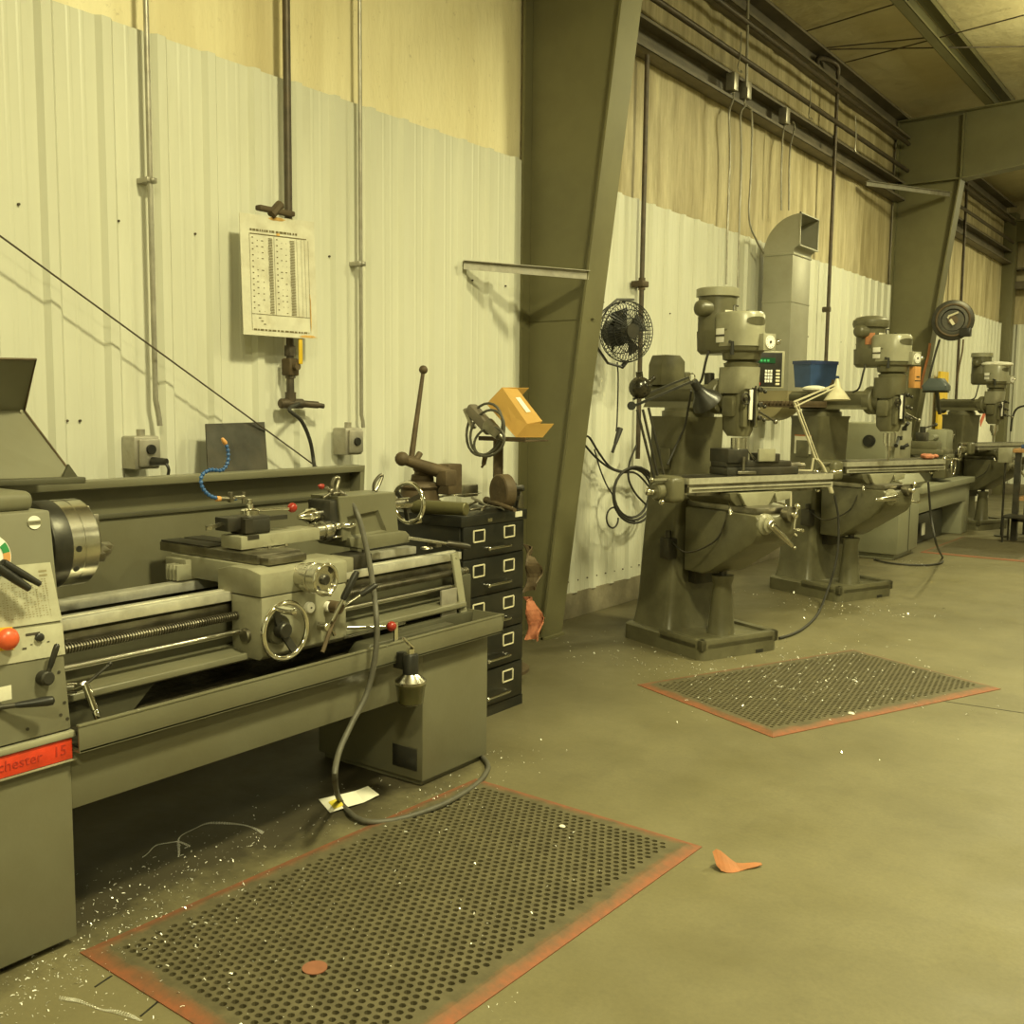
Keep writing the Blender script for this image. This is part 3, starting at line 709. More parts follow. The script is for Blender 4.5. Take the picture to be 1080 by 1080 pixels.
mb=MB(); mb.box((-2.50,3.03,.56),(-2.45,3.09,.70),.006); mb.cyl((-2.475,3.01,z_s),(-2.475,3.05,z_s),.02); obj('screw_bearing',mb,'grey_dark',L,True)
# backsplash
mb=MB()
b0,b1=W(84,512,x=-2.93),W(381,489,x=-2.93)
zt=(b0.z+b1.z)/2+.002; y1=b1.y
mb.box((-3.0,1.25,.50),(-2.994,y1+.02,zt-.01)); mb.box((-3.0,1.25,zt-.026),(-2.93,y1+.02,zt),.004)
mb.prism([(-3.0,.565),(-2.96,.565),(-2.93,zt),(-3.0,zt)],'y',y1-.002,y1+.022,.002)
obj('backsplash',mb,'grey',L,True)
mb=MB(); mb.box((-2.993,1.25,zt-.13),(-2.985,y1,zt-.115),.002); obj('backsplash_rib',mb,'grey_dark',L,True)
# saddle, apron
mb=MB()
mb.prism([(-2.56,.778),(-2.36,.778),(-2.36,.848),(-2.42,.860),(-2.50,.860),(-2.56,.845)],'y',1.975,2.33,.004)
mb.box((-2.50,2.25,.80),(-2.40,2.40,.848),.004); mb.box((-2.86,2.02,.79),(-2.50,2.215,.860),.004); mb.box((-2.86,2.0,.784),(-2.75,2.36,.850),.004)
for q in range(4): mb.box((-2.81+.018*q,1.965,.786),(-2.802+.018*q,2.01,.836),.003)
obj('saddle',mb,'mill_light',L,True)
mb=MB(); mb.prism([(-2.50,.775),(-2.36,.775),(-2.36,.60),(-2.375,.585),(-2.48,.585),(-2.50,.62)],'y',1.978,2.325,.004); ap=obj('apron',mb,'mill_light',L,True)
mb=MB(); mb.box((-2.93,2.03,.862),(-2.44,2.205,.892),.003); mb.box((-2.44,2.04,.862),(-2.40,2.195,.885),.003); obj('cross_slide',mb,'steel_dirty',L,True)
mb=MB()
for q in (0,1): mb.box((-2.93,2.035+q*.09,.892),(-2.68,2.11+q*.09,.897),.002)
obj('chip_covered_plate',mb,'steel_dark',L,True)
mb=MB(); mb.cyl((-2.36,2.15,.815),(-2.40,2.15,.815),.035); mb.lathe((-2.365,2.14,.822),(1,0,0),[(0,.040),(.03,.040),(.032,.046),(.06,.047),(.062,.044),(.066,.044),(.068,.048),(.10,.048)],36)
for k in range(36):
    a=k*PI/18; d=V((0,math.cos(a),math.sin(a))); mb.bar(V((-2.32,2.14,.822))+d*.0475,V((-2.312,2.14,.822))+d*.0475,.0012,.0012,up=d)
obj('cross_slide_dial',mb,'steel',L,True)
handwheel(L,'cross_slide_handwheel',(-2.26,2.14,.822),(1,0,0),.052,.006,.018,(0,-.5,-.5),.055)
handwheel(L,'carriage_handwheel',(-2.305,2.02,.68),(1,0,0),.092,.0085,.026,(0,-.45,.85),.085,nspoke=2)
mb=MB(); mb.cyl((-2.36,2.02,.68),(-2.33,2.02,.68),.045,bev=.004); obj('handwheel_collar',mb,'grey_dark',L,True)
for yy,zz in ((2.16,.722),(2.242,.712)):
    mb=MB(); mb.cyl((-2.362,yy,zz),(-2.345,yy,zz),.017,bev=.002); o=obj('dial_knob',mb,'white',L,True); 
    mb=MB(); mb.cyl((-2.345,yy,zz),(-2.343,yy,zz),.003,seg=8); s_fix(obj('dial_centre',mb,'ink'),o,L,True)
mb=MB(); c=W(337,660,x=-2.35); mb.cyl(c,c+V((.04,0,0)),.014,bev=.002); mb.tube([c+V((.03,0,0)),c+V((.035,.02,-.012)),c+V((.035,.03,-.03))],.006,8); obj('feed_knob',mb,'steel',L,True)
c=W(262,672,x=-2.42); mb=MB(); mb.cyl((-2.43,1.965,.655),(-2.43,1.98,.655),.022,bev=.003); obj('apron_plug',mb,'steel_dirty',L,True)
p=W(352,640,x=-2.34); mb=MB(); mb.cyl(V((-2.36,p.y,p.z)),p+V((.03,0,0)),.020,bev=.003); mb.cyl(p+V((.02,0,0)),W(340,688,x=-2.30),.0065,seg=8); obj('half_nut_hub',mb,'rust',L,True)
def rodgrip(name,a,b_,t,r,rg,mg='black'):
    mb=MB(); q=a.lerp(b_,t); mb.cyl(a,q,r,seg=10); o=obj(name,mb,'steel',L,True)
    mb=MB(); d=(b_-q); mb.lathe(q,d,[(0,rg*.75),(.01,rg),(d.length*.85,rg*1.05),(d.length-.003,rg*.8),(d.length,rg*.3)],12); s_fix(obj('grip',mb,mg),o,L,True); return o
rodgrip('half_nut_lever',W(350,655,x=-2.30),W(377,602,x=-2.27),.42,.006,.011)
rodgrip('feed_lever',W(362,640,x=-2.32),W(398,616,x=-2.26),.5,.005,.009)
a,b_=W(366,662,x=-2.34),W(406,661,x=-2.27); mb=MB(); mb.cyl(a,b_,.0055,seg=10); o=obj('spindle_control_lever',mb,'steel',L,True); mb=MB(); mb.sphere(W(413,660.5,x=-2.26),.0165,20); s_fix(obj('red_knob',mb,'red'),o,L,True); o['label']='lever with a red ball knob'
# compound rest and tool post
mb=MB(); mb.cyl((-2.60,2.13,.892),(-2.60,2.13,.904),.078,seg=40); mb.cyl((-2.53,2.10,.904),(-2.53,2.10,.912),.007,seg=10); mb.cyl((-2.53,2.17,.904),(-2.53,2.17,.912),.007,seg=10); obj('swivel_base',mb,'steel',L,True)
mb=MB(); mb.box((-2.65,2.005,.906),(-2.55,2.335,.947),.003); mb.cyl((-2.551,2.13,.928),(-2.549,2.13,.928),.006,seg=12); obj('compound_slide',mb,'mill_light',L,True)
mb=MB(); mb.box((-2.56,2.03,.935),(-2.5485,2.075,.9475)); obj('slide_slot',mb,'steel_dark',L,True)
mb=MB(); mb.lathe((-2.60,2.335,.927),(0,1,0),[(0,.026),(.012,.026),(.013,.031),(.042,.031),(.043,.027),(.05,.027),(.052,.034),(.07,.036),(.085,.033),(.088,.012)],32); obj('compound_dial',mb,'steel',L,True)
mb=MB(); c=V((-2.60,2.425,.927)); mb.cyl(c,c+V((0,.02,0)),.012); mb.sphere(c+V((.01,.03,.012)),.014); mb.lathe(c+V((.005,.02,.012)),(.15,1,-.02),[(0,.008),(.03,.010),(.06,.013),(.075,.009),(.09,.003)],12); mb.lathe(c+V((.0,.015,-.028)),(.15,1,.05),[(0,.004),(.035,.006),(.04,.003)],10); obj('compound_ball_crank',mb,'chrome',L,True)
mb=MB(); mb.box((-2.655,2.045,.947),(-2.565,2.135,1.005),.005); tp=obj('tool_post',mb,'steel_dark',L,True)
mb=MB(); mb.box((-2.56,2.03,.955),(-2.575,2.06,1.0)); mb.box((-2.665,1.995,.96),(-2.60,2.05,1.003),.003); mb.box((-2.575,2.06,.955),(-2.56,2.13,.995),.002); s_fix(obj('tool_holder',mb,'steel_dark'),tp,L,True)
mb=MB(); mb.bar((-2.62,1.93,.978),(-2.63,2.01,.984),.012,.012); mb.box((-2.62,1.925,.97),(-2.612,1.945,.98)); s_fix(obj('boring_bar',mb,'steel'),tp,L,True)
mb=MB(); mb.bar((-2.60,2.13,.99),(-2.58,2.215,.992),.016,.014); s_fix(obj('tool_shank',mb,'steel_dark'),tp,L,True)
mb=MB(); mb.lathe((-2.61,2.09,1.005),(0,0,1),[(0,.030),(.016,.030),(.02,.026),(.022,.012),(.034,.011),(.036,.008),(.05,.008),(.052,.004)],24); s_fix(obj('clamp_nut',mb,'chrome'),tp,L,True)
a,b_=V((-2.60,2.09,1.02)),W(291,534,x=-2.58); mb=MB(); mb.cyl(a,b_,.0045,seg=10); o=obj('tool_post_lever',mb,'chrome'); s_fix(o,tp,L,True)
mb=MB(); mb.sphere(W(294.5,533,x=-2.58),.0165,20); s_fix(obj('red_knob',mb,'red'),tp,L,True)
for o_ in L.children:
    if o_.name.split('.')[0] in ('swivel_base','compound_slide','slide_slot','compound_dial','compound_ball_crank','tool_post'): o_.location+=V((.012,.045,-.010))
# tailstock
YT=lambda u,v=540,x=-2.58: W(u,v,x=x).y
def poly(l_,x): return [(W(u,v,x=x).y,W(u,v,x=x).z) for u,v in l_]
mb=MB(); xf=-2.575
def ring_at(l_,x): return [V((x,W(u,v,x=xf).y,W(u,v,x=xf).z)) for u,v in l_]
O_=[(357,524),(417,519),(421,562),(362,571)]; I_=[(366,545),(399,538),(408,560),(371,567)]
mb.loft([ring_at(O_,-2.715),ring_at(O_,xf-.004),[p+V((.004,0,0)) for p in ring_at([(358,525),(416.3,520),(420.3,561.5),(362.6,570)],xf-.004)],ring_at(I_,xf),ring_at([(368,547),(398,540.5),(405,559),(371,565)],xf-.014)])
mb.prism(poly([(368,567),(428,560),(432,564),(432,572),(386,580),(370,577)],xf+.012),'x',-2.73,xf+.014,.005)
ts=obj('tailstock',mb,'grey',L,True)
yf=YT(357)
mb=MB(); mb.prism([(-2.70,1.02),(-2.585,1.02),(-2.585,.93),(-2.60,.87),(-2.68,.87),(-2.70,.93)],'y',yf-.035,yf+.01,.01); s_fix(obj('quill_clamp_face',mb,'steel_dark'),ts,L,True)
y0=YT(341,540,-2.64)
mb=MB(); mb.cyl((AX,y0-.03,AZ),(AX,yf,AZ),.027); mb.cyl((AX,y0-.005,AZ),(AX,y0+.02,AZ),.031); s_fix(obj('quill',mb,'steel_dirty'),ts,L,True)
yt=YT(314,540,-2.64); ln=y0-yt
mb=MB(); mb.lathe((AX,yt,AZ),(0,1,0),[(0,.007),(ln*.35,.021),(ln*.38,.026),(ln*.5,.026),(ln*.51,.024),(ln*.55,.024),(ln*.56,.027),(ln*.98,.027),(ln,.018)],28)
for k in range(24):
    a=k*PI/12; d=V((math.cos(a),0,math.sin(a))); mb.bar(V((AX,yt+ln*.62,AZ))+d*.0268,V((AX,yt+ln*.92,AZ))+d*.0268,.002,.0015,up=d)
s_fix(obj('drill_chuck',mb,'chrome'),ts,L,True)
yh=YT(431,525,-2.64)
handwheel(L,'tailstock_handwheel',(AX,yh,AZ+.01),(0,1,0),.085,.0085,.02,2.4,.07,nspoke=3,dish=.02)
mb=MB(); mb.cyl((AX,YT(419),AZ+.01),(AX,yh,AZ+.01),.022); obj('handwheel_hub',mb,'steel',L,True)
for (u,v,w) in ((353,521,0),(394,518,8)):
    p=W(u,v,x=-2.62); mb=MB(); mb.tube([p,p+V((0,-.012+.002*w,.03)),p+V((0,.0+.004*w,.055)),p+V((0,.022+.003*w,.052)),p+V((0,.012+.002*w,.02)),p+V((0,.01,0))],.006,8,5); s_fix(obj('clamp_lever',mb,'steel_dirty'),ts,L,True)
mb=MB(); p0,p1=W(357,571,x=-2.555),W(380,600,x=-2.555); mb.box((-2.60,p0.y,.783),(-2.50,p0.y+.11,.832),.005); mb.cyl((-2.53,p0.y+.1,.832),(-2.53,p0.y+.1,.842),.008,seg=6); obj('carriage_lock_block',mb,'steel_dark',L,True)
# long-handled lever lying over the end of the bed
a,b_=W(430,567,x=-2.55),W(496,577,x=-2.42); rodgrip('brake_lever',a,b_,.62,.006,.013,'steel_dark')
mb=MB(); p=W(450,578,x=-2.53); mb.torus(p,(0,0,1),.02,.004,20,6); mb.box(p+V((-.05,.06,-.005)),p+V((0,.09,.015)),.003); obj('bed_stop',mb,'steel_dirty',L,True)
# clutch lever at the left end of the feed rod
a=W(80,726,x=-2.40); mb=MB(); mb.cyl(a+V((-.03,-.03,0)),a+V((0,.005,0)),.014); mb.cyl(W(90,722,x=-2.36),W(100,749,x=-2.33),.0095,seg=14); mb.lathe(W(100,749,x=-2.33),W(106,766,x=-2.32)-W(100,749,x=-2.33),[(0,.006),(.008,.009),(.03,.007),(.045,.004)],12); mb.cyl(a,W(90,722,x=-2.36),.010); obj('clutch_lever',mb,'chrome',L,True)
mb=MB(); mb.cyl(W(90,722,x=-2.36),W(115,701,x=-2.36),.004,seg=8); mb.sphere(W(116,700,x=-2.36),.0065,12); obj('clutch_rod',mb,'steel_dark',L,True)
# plates and chips in the pan
mb=MB(); p=[W(360,672,z=.60),W(405,664,z=.56),W(450,640,z=.60),W(410,650,z=.64)]
mb.prism([(2.42,.503),(2.90,.503),(2.90,.545),(2.46,.545)],'x',-2.46,-2.38,.004); obj('drip_tray',mb,'grey_dark',L,True)
mb=MB(); mb.box((-2.45,2.90,.503),(-2.44,2.99,.66),.002); obj('tray_bracket',mb,'gpipe',L,True)
# flexible coolant hose (segmented), with orange nozzle
pts=spline([V(p) for p in [W(262,525,x=-2.61),W(246,526,x=-2.61),W(232,526,x=-2.61),W(220,522,x=-2.61),W(212.5,512,x=-2.61),W(213,501,x=-2.61),W(222,495.5,x=-2.61),W(234,496,x=-2.61),W(240,488,x=-2.61),W(240.5,476,x=-2.61),W(238,468,x=-2.61)]],10)
mb=MB(); acc=0; last=pts[0]
dl=.0115; seq=[pts[8]]
for p in pts[9:]:
    if (p-seq[-1]).length>=dl: seq.append(p)
mb.tube(pts[8:],.0042,8)
for p,q in zip(seq,seq[1:]): mb.lathe(p,q-p,[(0,.004),(.0015,.0066),(.006,.0062),(.0085,.0045)],10)
co=obj('coolant_hose',mb,'blue_hose',L,True); co['label']='blue segmented coolant hose'
mb=MB(); mb.lathe(pts[-1],W(234,462,x=-2.61)-pts[-1],[(0,.0065),(.006,.0075),(.02,.005),(.022,.003)],12); s_fix(obj('nozzle',mb,'orange'),co,L,True)
mb=MB(); mb.cyl(W(232,526,x=-2.61),W(228,526,x=-2.61),.0085); s_fix(obj('hose_ring',mb,'orange'),co,L,True)
mb=MB(); mb.cyl(W(231,526,x=-2.61),W(246,526,x=-2.61),.0075); mb.box(W(240,530,x=-2.615),W(246,519,x=-2.60),.002); mb.cyl(W(246,525,x=-2.61),W(257,524,x=-2.61),.007); mb.cyl(W(257,531,x=-2.61),W(257,519,x=-2.61),.006); s_fix(obj('hose_valve',mb,'steel_dirty'),co,L,True)
# ------------------------------------------------------------------ spray hose and lubricator bottle
S=thing('spray_hose','grey rubber hose with red-tipped nozzle draped over the lathe to the floor','hose',tuple(W(390,866,z=0)))
hp=[W(362,522,x=-2.60),W(370,530,x=-2.585),W(379,548,x=-2.55),W(389,590,x=-2.42),W(396,640,x=-2.26),W(397,680,x=-2.23),W(388,728,x=-2.235),W(370,765,x=-2.23),W(357,795,x=-2.20),W(353,822,x=-2.165),W(358,843,z=.02),W(372,860,z=.014),W(392,867,z=.012),W(425,863,z=.012),W(468,848,z=.022),W(500,829,z=.012),W(512,816,z=.012),W(514,805,z=.012),W(500,790,z=.012)]
mb=MB(); mb.tube(hp,.0095,10,8); obj('hose',mb,'hose',S,True)
mb=MB(); mb.cyl(W(362,522,x=-2.60),W(357,520,x=-2.60),.0115); mb.cyl(W(357,520,x=-2.60),W(350,521,x=-2.60),.0075); mb.tube([W(351,521,x=-2.60),W(344,514,x=-2.60)],.006); mb.cyl(W(341,525,x=-2.60),W(350,519,x=-2.60),.005); mb.sphere(W(349,518,x=-2.6),.012,12); obj('fitting',mb,'steel_dirty',S,True)
mb=MB(); mb.lathe(W(341,513.5,x=-2.60),W(332,511,x=-2.60)-W(341,513.5,x=-2.60),[(0,.005),(.004,.010),(.014,.009),(.018,.005),(.025,.002)],12); obj('nozzle',mb,'red',S,True)
B_=W(433,742,x=-2.225); bx,by=B_.x,B_.y; z0=B_.z
T=thing('lubricator_bottle','black and metal lubricator cup clipped to the front lip of the lathe pan','bottle',(bx,by,z0))
T.scale=(1.2,1.2,1.13)
mb=MB(); mb.lathe((0,0,0),(0,0,1),[(0,.030),(.006,.036),(.052,.041),(.056,.043),(.062,.043)],28); obj('bowl',mb,mat('amber_bowl',(.06,.055,.02),.2,0,.2,10,coat=.5),T)
mb=MB(); mb.lathe((0,0,.062),(0,0,1),[(0,.043),(.008,.044),(.026,.024),(.03,.021)],28); obj('cap',mb,'steel',T)
mb=MB(); mb.lathe((0,0,.090),(0,0,1),[(0,.022),(.055,.022),(.06,.019)],24); mb.box((-.055,-.012,.10),(-.015,.012,.15),.003); obj('neck',mb,'black',T)
mb=MB(); mb.cyl((0,0,.15),(0,0,.165),.012); mb.bar((.0,.01,.165),(-.005,-.025,.20),.014,.007,bev=.002); mb.bar((-.055,.0,.12),(-.055,0,.235),.014,.004,up=(1,0,0)); obj('lever',mb,'chrome',T)
# ------------------------------------------------------------------ mats, paper and chips on the floor
def mat_material():
    m,n,l,b=nodes_of('perforated_rubber_mat',.7)
    tc=n.new('ShaderNodeTexCoord'); p=tc.outputs['Object']
    sx=n.new('ShaderNodeSeparateXYZ'); l.new(p,sx.inputs[0])
    def ab(o,h):
        a=n.new('ShaderNodeMath'); a.operation='ABSOLUTE'; l.new(o,a.inputs[0])
        s=n.new('ShaderNodeMath'); s.operation='SUBTRACT'; l.new(a.outputs[0],s.inputs[0]); s.inputs[1].default_value=h; return s.outputs[0]
    mx=n.new('ShaderNodeMath'); mx.operation='MAXIMUM'; l.new(ab(sx.outputs[0],.455),mx.inputs[0]); l.new(ab(sx.outputs[1],.762),mx.inputs[1])
    wv=n.new('ShaderNodeMath'); wv.operation='MULTIPLY_ADD'; l.new(noise_node(n,l,p,9,8,.75),wv.inputs[0]); wv.inputs[1].default_value=.085; l.new(mx.outputs[0],wv.inputs[2])
    e=rng(n,l,wv.outputs[0],-.008,.035,0,1)
    c=mixc(n,l,rng(n,l,noise_node(n,l,p,18,7,.7),.35,.7),(.075,.064,.032),(.12,.104,.055))
    red=mixc(n,l,rng(n,l,noise_node(n,l,p,30,7,.7),.4,.7),(.25,.082,.034),(.15,.072,.036))
    c=mixc(n,l,e,c,red); l.new(c,b.inputs['Base Color']); bumpn(n,l,b,noise_node(n,l,p,50,4,.6),.3,.003); return m
G['mat']=mat_material()
def make_mat(name,label,c,rz,w=.91,ln=1.524,corner=None):
    """local x: width, y: length; bevelled border, staggered round holes that go through"""
    mb=MB(); bd=.062; h=.012; px=.0275; py=.0225; rx=.0092
    nx_=int((w-2*bd)/px); ny_=int((ln-2*bd)/py)
    x0=-nx_*px/2; y0=-ny_*py/2; xe=-x0; ye=-y0
    K=8
    bm_=mb.b
    for j in range(ny_):
        off=(j%2)*px/2
        ya=y0+j*py; yb=ya+py
        cells=[x0+off+i*px for i in range(nx_ if off==0 else nx_-1)]
        if off:
            mb._add([(x0,ya,h),(x0+off,ya,h),(x0+off,yb,h),(x0,yb,h)],[(0,1,2,3)]); mb._add([(xe-off,ya,h),(xe,ya,h),(xe,yb,h),(xe-off,yb,h)],[(0,1,2,3)])
        for xa in cells:
            cx=xa+px/2; cy=(ya+yb)/2
            per=[(xa,ya),(cx,ya),(xa+px,ya),(xa+px,cy),(xa+px,yb),(cx,yb),(xa,yb),(xa,cy)]
            ring=[]
            for q in per:
                a=math.atan2(q[1]-cy,q[0]-cx); ring.append((cx+rx*math.cos(a),cy+rx*math.sin(a)*.95))
            vs=[(a,b_,h) for a,b_ in per]+[(a,b_,h) for a,b_ in ring]+[(a,b_,.001) for a,b_ in ring]
            fs=[(i,(i+1)%8,8+(i+1)%8,8+i) for i in range(8)]+[(8+i,8+(i+1)%8,16+(i+1)%8,16+i) for i in range(8)]
            mb._add(vs,fs)
    R=[[(x0,y0,h),(xe,y0,h),(xe,ye,h),(x0,ye,h)],[(-w/2+.035,-ln/2+.035,h),(w/2-.035,-ln/2+.035,h),(w/2-.035,ln/2-.035,h),(-w/2+.035,ln/2-.035,h)],[(-w/2,-ln/2,.003),(w/2,-ln/2,.003),(w/2,ln/2,.003),(-w/2,ln/2,.003)],[(-w/2,-ln/2,.0005),(w/2,-ln/2,.0005),(w/2,ln/2,.0005),(-w/2,ln/2,.0005)]]
    for a,b_ in zip(R,R[1:]): mb._add(a+b_,[(i,(i+1)%4,4+(i+1)%4,4+i) for i in range(4)])
    # thin dark underside so the floor does not shine through
    me=bpy.data.meshes.new(name); mb.b.to_mesh(me); mb.b.free(); me.materials.append(G['mat'])
    o=bpy.data.objects.new(name,me); COL.objects.link(o); o.location=c; o.rotation_euler=(0,0,rz); o['label']=label; o['category']='mat'; return o
def mat_at(L_,ang):  # L_ = near wall-side corner, ang from the wall direction
    e=V((-math.sin(ang),math.cos(ang),0)); nn_=V((math.cos(ang),math.sin(ang),0))
    return V(L_)+e*.762+nn_*.455
m1=make_mat('anti_fatigue_mat','perforated rubber mat with orange-red edge in front of the near lathe',(0,0,0),0)
m1.location=mat_at((-2.262,1.312,0),-.027); m1.rotation_euler[2]=-.027
m2=m1.copy(); COL.objects.link(m2); m2['label']='perforated rubber mat with orange-red edge in front of the nearest milling machine'
m2.location=mat_at((-2.383,4.315,0),-.404); m2.rotation_euler[2]=-.404
m3=m1.copy(); COL.objects.link(m3); m3['label']='dull perforated mat farthest away in front of the second lathe'
m3.location=mat_at((-2.56,10.10,0),-.02); m3.rotation_euler[2]=-.02
# holes show the dirty slab below
mb=MB(); mb.bar(W(958,734,z=.0005),W(1100,755,z=.0005),.006,.001); trim(mb,'black')
for o_,a_,b_ in ((1,(118,1029),(100,1041)),(1,(172,1052),(148,1072))):
    mb=MB(); mb.bar(W(*a_,z=.0006),W(*b_,z=.0006),.005,.001); trim(mb,'black')
P=[W(336,843,z=.004),W(358,838,z=.012),W(375,834,z=.004),W(388,829,z=.016),W(400,838,z=.012),W(384,846,z=.004),W(366,851,z=.010),W(348,857,z=.004)]
mb=MB(); top=[P[0],P[1],P[2],P[3]]; bot=[P[7],P[6],P[5],P[4]]
for i in range(3): mb.quad(bot[i],bot[i+1],top[i+1],top[i],.0008)
pp=obj('paper_sheet',mb,'paper',label='crumpled white paper with a yellow patch on the floor under the lathe',cat='paper',ang=10)
def L4(a,b_,c,d,s,q): return a.lerp(b_,s).lerp(d.lerp(c,s),q)
a,b_,c,d=P[0],P[1],P[6],P[7]
mb=MB(); mb.quad(*[L4(a,b_,c,d,s,q)+V((0,0,.0016)) for s,q in ((.30,.35),(.30,.90),(.88,.85),(.88,.25))]); o=obj('yellow_patch',mb,'paper_yellow'); s_fix(o,pp,pp,False); o.data.transform(Matrix.Translation(-pp.location))
c=W(332,1021,z=.0125); mb=MB(); mb.cyl((0,0,0),(0,0,.0022),.030,seg=28); o=obj('leather_disc',mb,'disc',label='small round orange disc lying on the near mat',cat='disc'); o.location=c
# curled scrap
mb=MB()
c0=W(757,921,z=0); c1=W(806,917,z=0); dx=(c1-c0).normalized(); L_=(c1-c0).length; wy=V((-dx.y,dx.x,0))
sA=[(.0,.012,.018),(.010,.0,.006),(.025,-.004,.001),(.042,-.006,.0),(.060,-.004,.0),(.072,0,.001),(.090,.004,.003),(L_*.85,.008,.006),(L_,.014,.008)]
sB=[(-.006,.030,.052),(.010,.040,.055),(.026,.045,.046),(.040,.046,.034),(.056,.044,.020),(.072,.040,.008),(.092,.034,.007),(L_*.87,.028,.010),(L_*.99,.020,.011)]
A_=[c0+dx*s+wy*w0+V((0,0,z+.001)) for s,w0,z in sA]; B__=[c0+dx*s+wy*w0+V((0,0,z+.001)) for s,w0,z in sB]
prof=sA
for i in range(len(prof)-1): mb.quad(A_[i],A_[i+1],B__[i+1],B__[i],.0022)
obj('leather_scrap',mb,'leather',label='curled orange scrap lying alone on the open floor',cat='scrap',ang=60)
def blob(px,z,r,label):
    c=W(*px,z=z); mb=MB(); mb.sphere((0,0,r*.4),r,8,(1,.7,.4)); o=obj('paper_bit',mb,'paper',label=label,cat='scrap'); o.location=c
blob((593,873),.0125,.012,'tiny white scrap on the near mat, toward its far edge')
blob((898,754),.006,.016,'tiny white scrap at the front edge of the middle mat')
blob((652,405+605),.0,.006,'tiny pale chip on open floor beside the near mat') if False else None
# swarf
def chips(name,label,regions,seed,size=.007):
    rnd=random.Random(seed); mb=MB()
    for (cx,cy,sx_,sy_,z,n_,mode) in regions:
        for _ in range(n_):
            if mode=='u': x=cx+rnd.uniform(-1,1)*sx_; y=cy+rnd.uniform(-1,1)*sy_
            else: x=rnd.gauss(cx,sx_); y=rnd.gauss(cy,sy_)
            s=size*rnd.choice([.35,.5,.6,.8,1,1.5]); a=rnd.uniform(0,2*PI); d=V((math.cos(a),math.sin(a),rnd.uniform(0,.25))); e=V((-math.sin(a),math.cos(a),rnd.uniform(-.6,.6)))*rnd.uniform(.12,.35)
            zz=z(x,y) if callable(z) else z
            p=V((x,y,zz+.001)); up_=V((0,0,abs(rnd.gauss(0,.35))*s))
            mb._add([p,p+d*s*.5+up_,p+d*s,p+e*s,p+d*s*.5+e*s+up_*.6,p+d*s+e*s],[(0,1,4,3),(1,2,5,4)])
    return obj(name,mb,'chips',label=label,cat='metal chips',kind='stuff')
def onmat(x,y):
    for o in (m1,m2,m3):
        a=o.rotation_euler[2]; dx=x-o.location.x; dy=y-o.location.y
        lx=dx*math.cos(a)+dy*math.sin(a); ly=-dx*math.sin(a)+dy*math.cos(a)
        if abs(lx)<.455 and abs(ly)<.762: return .012
    return 0
chips('metal_chips','bright metal chips strewn on the dark floor under and beside the near lathe',[(-2.42,1.72,.12,.28,0,420,'g'),(-2.30,1.45,.06,.10,0,90,'g'),(-2.22,1.18,.08,.10,0,170,'g'),(-2.1,1.2,.25,.25,onmat,140,'g'),(-2.22,2.62,.08,.2,onmat,80,'g'),(-2.4,2.4,.15,.35,0,60,'g'),(-2.25,3.1,.08,.1,0,40,'g')],3,.0065)
chips('metal_chips','bright metal chips scattered over the near mat',[(-1.85,2.0,.40,.7,.012,150,'u'),(-2.15,1.5,.1,.3,onmat,140,'g'),(-1.35,1.75,.04,.15,0,40,'g')],4,.006)
chips('metal_chips','bright metal chips scattered over the middle mat and the floor round the nearest mill',[(m2.location.x,m2.location.y,.28,.38,onmat,300,'g'),(-2.35,4.75,.2,.2,onmat,140,'g'),(-2.9,4.95,.3,.2,onmat,50,'g'),(-1.95,5.6,.2,.3,onmat,80,'g'),(-1.6,5.1,.5,.8,onmat,60,'g')],5,.010)
chips('metal_chips','bright metal chips on the floor round the second mill',[(-2.15,6.95,.3,.2,0,120,'g'),(-2.6,6.9,.3,.2,0,40,'g'),(-2.4,9.3,.2,.1,0,60,'g')],6,.012)
def swarf(px,z,label,r=.0035,amp=.006,n_=40):
    mb=MB(); P=spline(W3_z(px,z),90); pts=[]
    for i,p in enumerate(P): a=i*.72; q=amp*.45*(1+.4*math.sin(i*.031)); pts.append(p+V((math.cos(a)*q+.004*math.sin(i*.05),math.sin(a)*q,q+math.sin(a+1)*q)))
    mb.tube(pts,.0007,4); obj('curled_swarf',mb,'chips',label=label,cat='swarf')
def W3_z(l_,z): return [W(u,v,z=z) for u,v in l_]
swarf([(62,1053),(85,1058),(110,1066),(135,1072),(150,1078)],0,'long curly metal shaving on the floor at the bottom left')
swarf([(188,905),(190,885),(210,872),(235,869),(262,872),(278,880)],0,'long curly metal shaving on the dark floor under the lathe')
swarf([(150,905),(165,893),(185,888),(200,893)],0,'shorter curly shaving among the chips under the lathe',amp=.004)
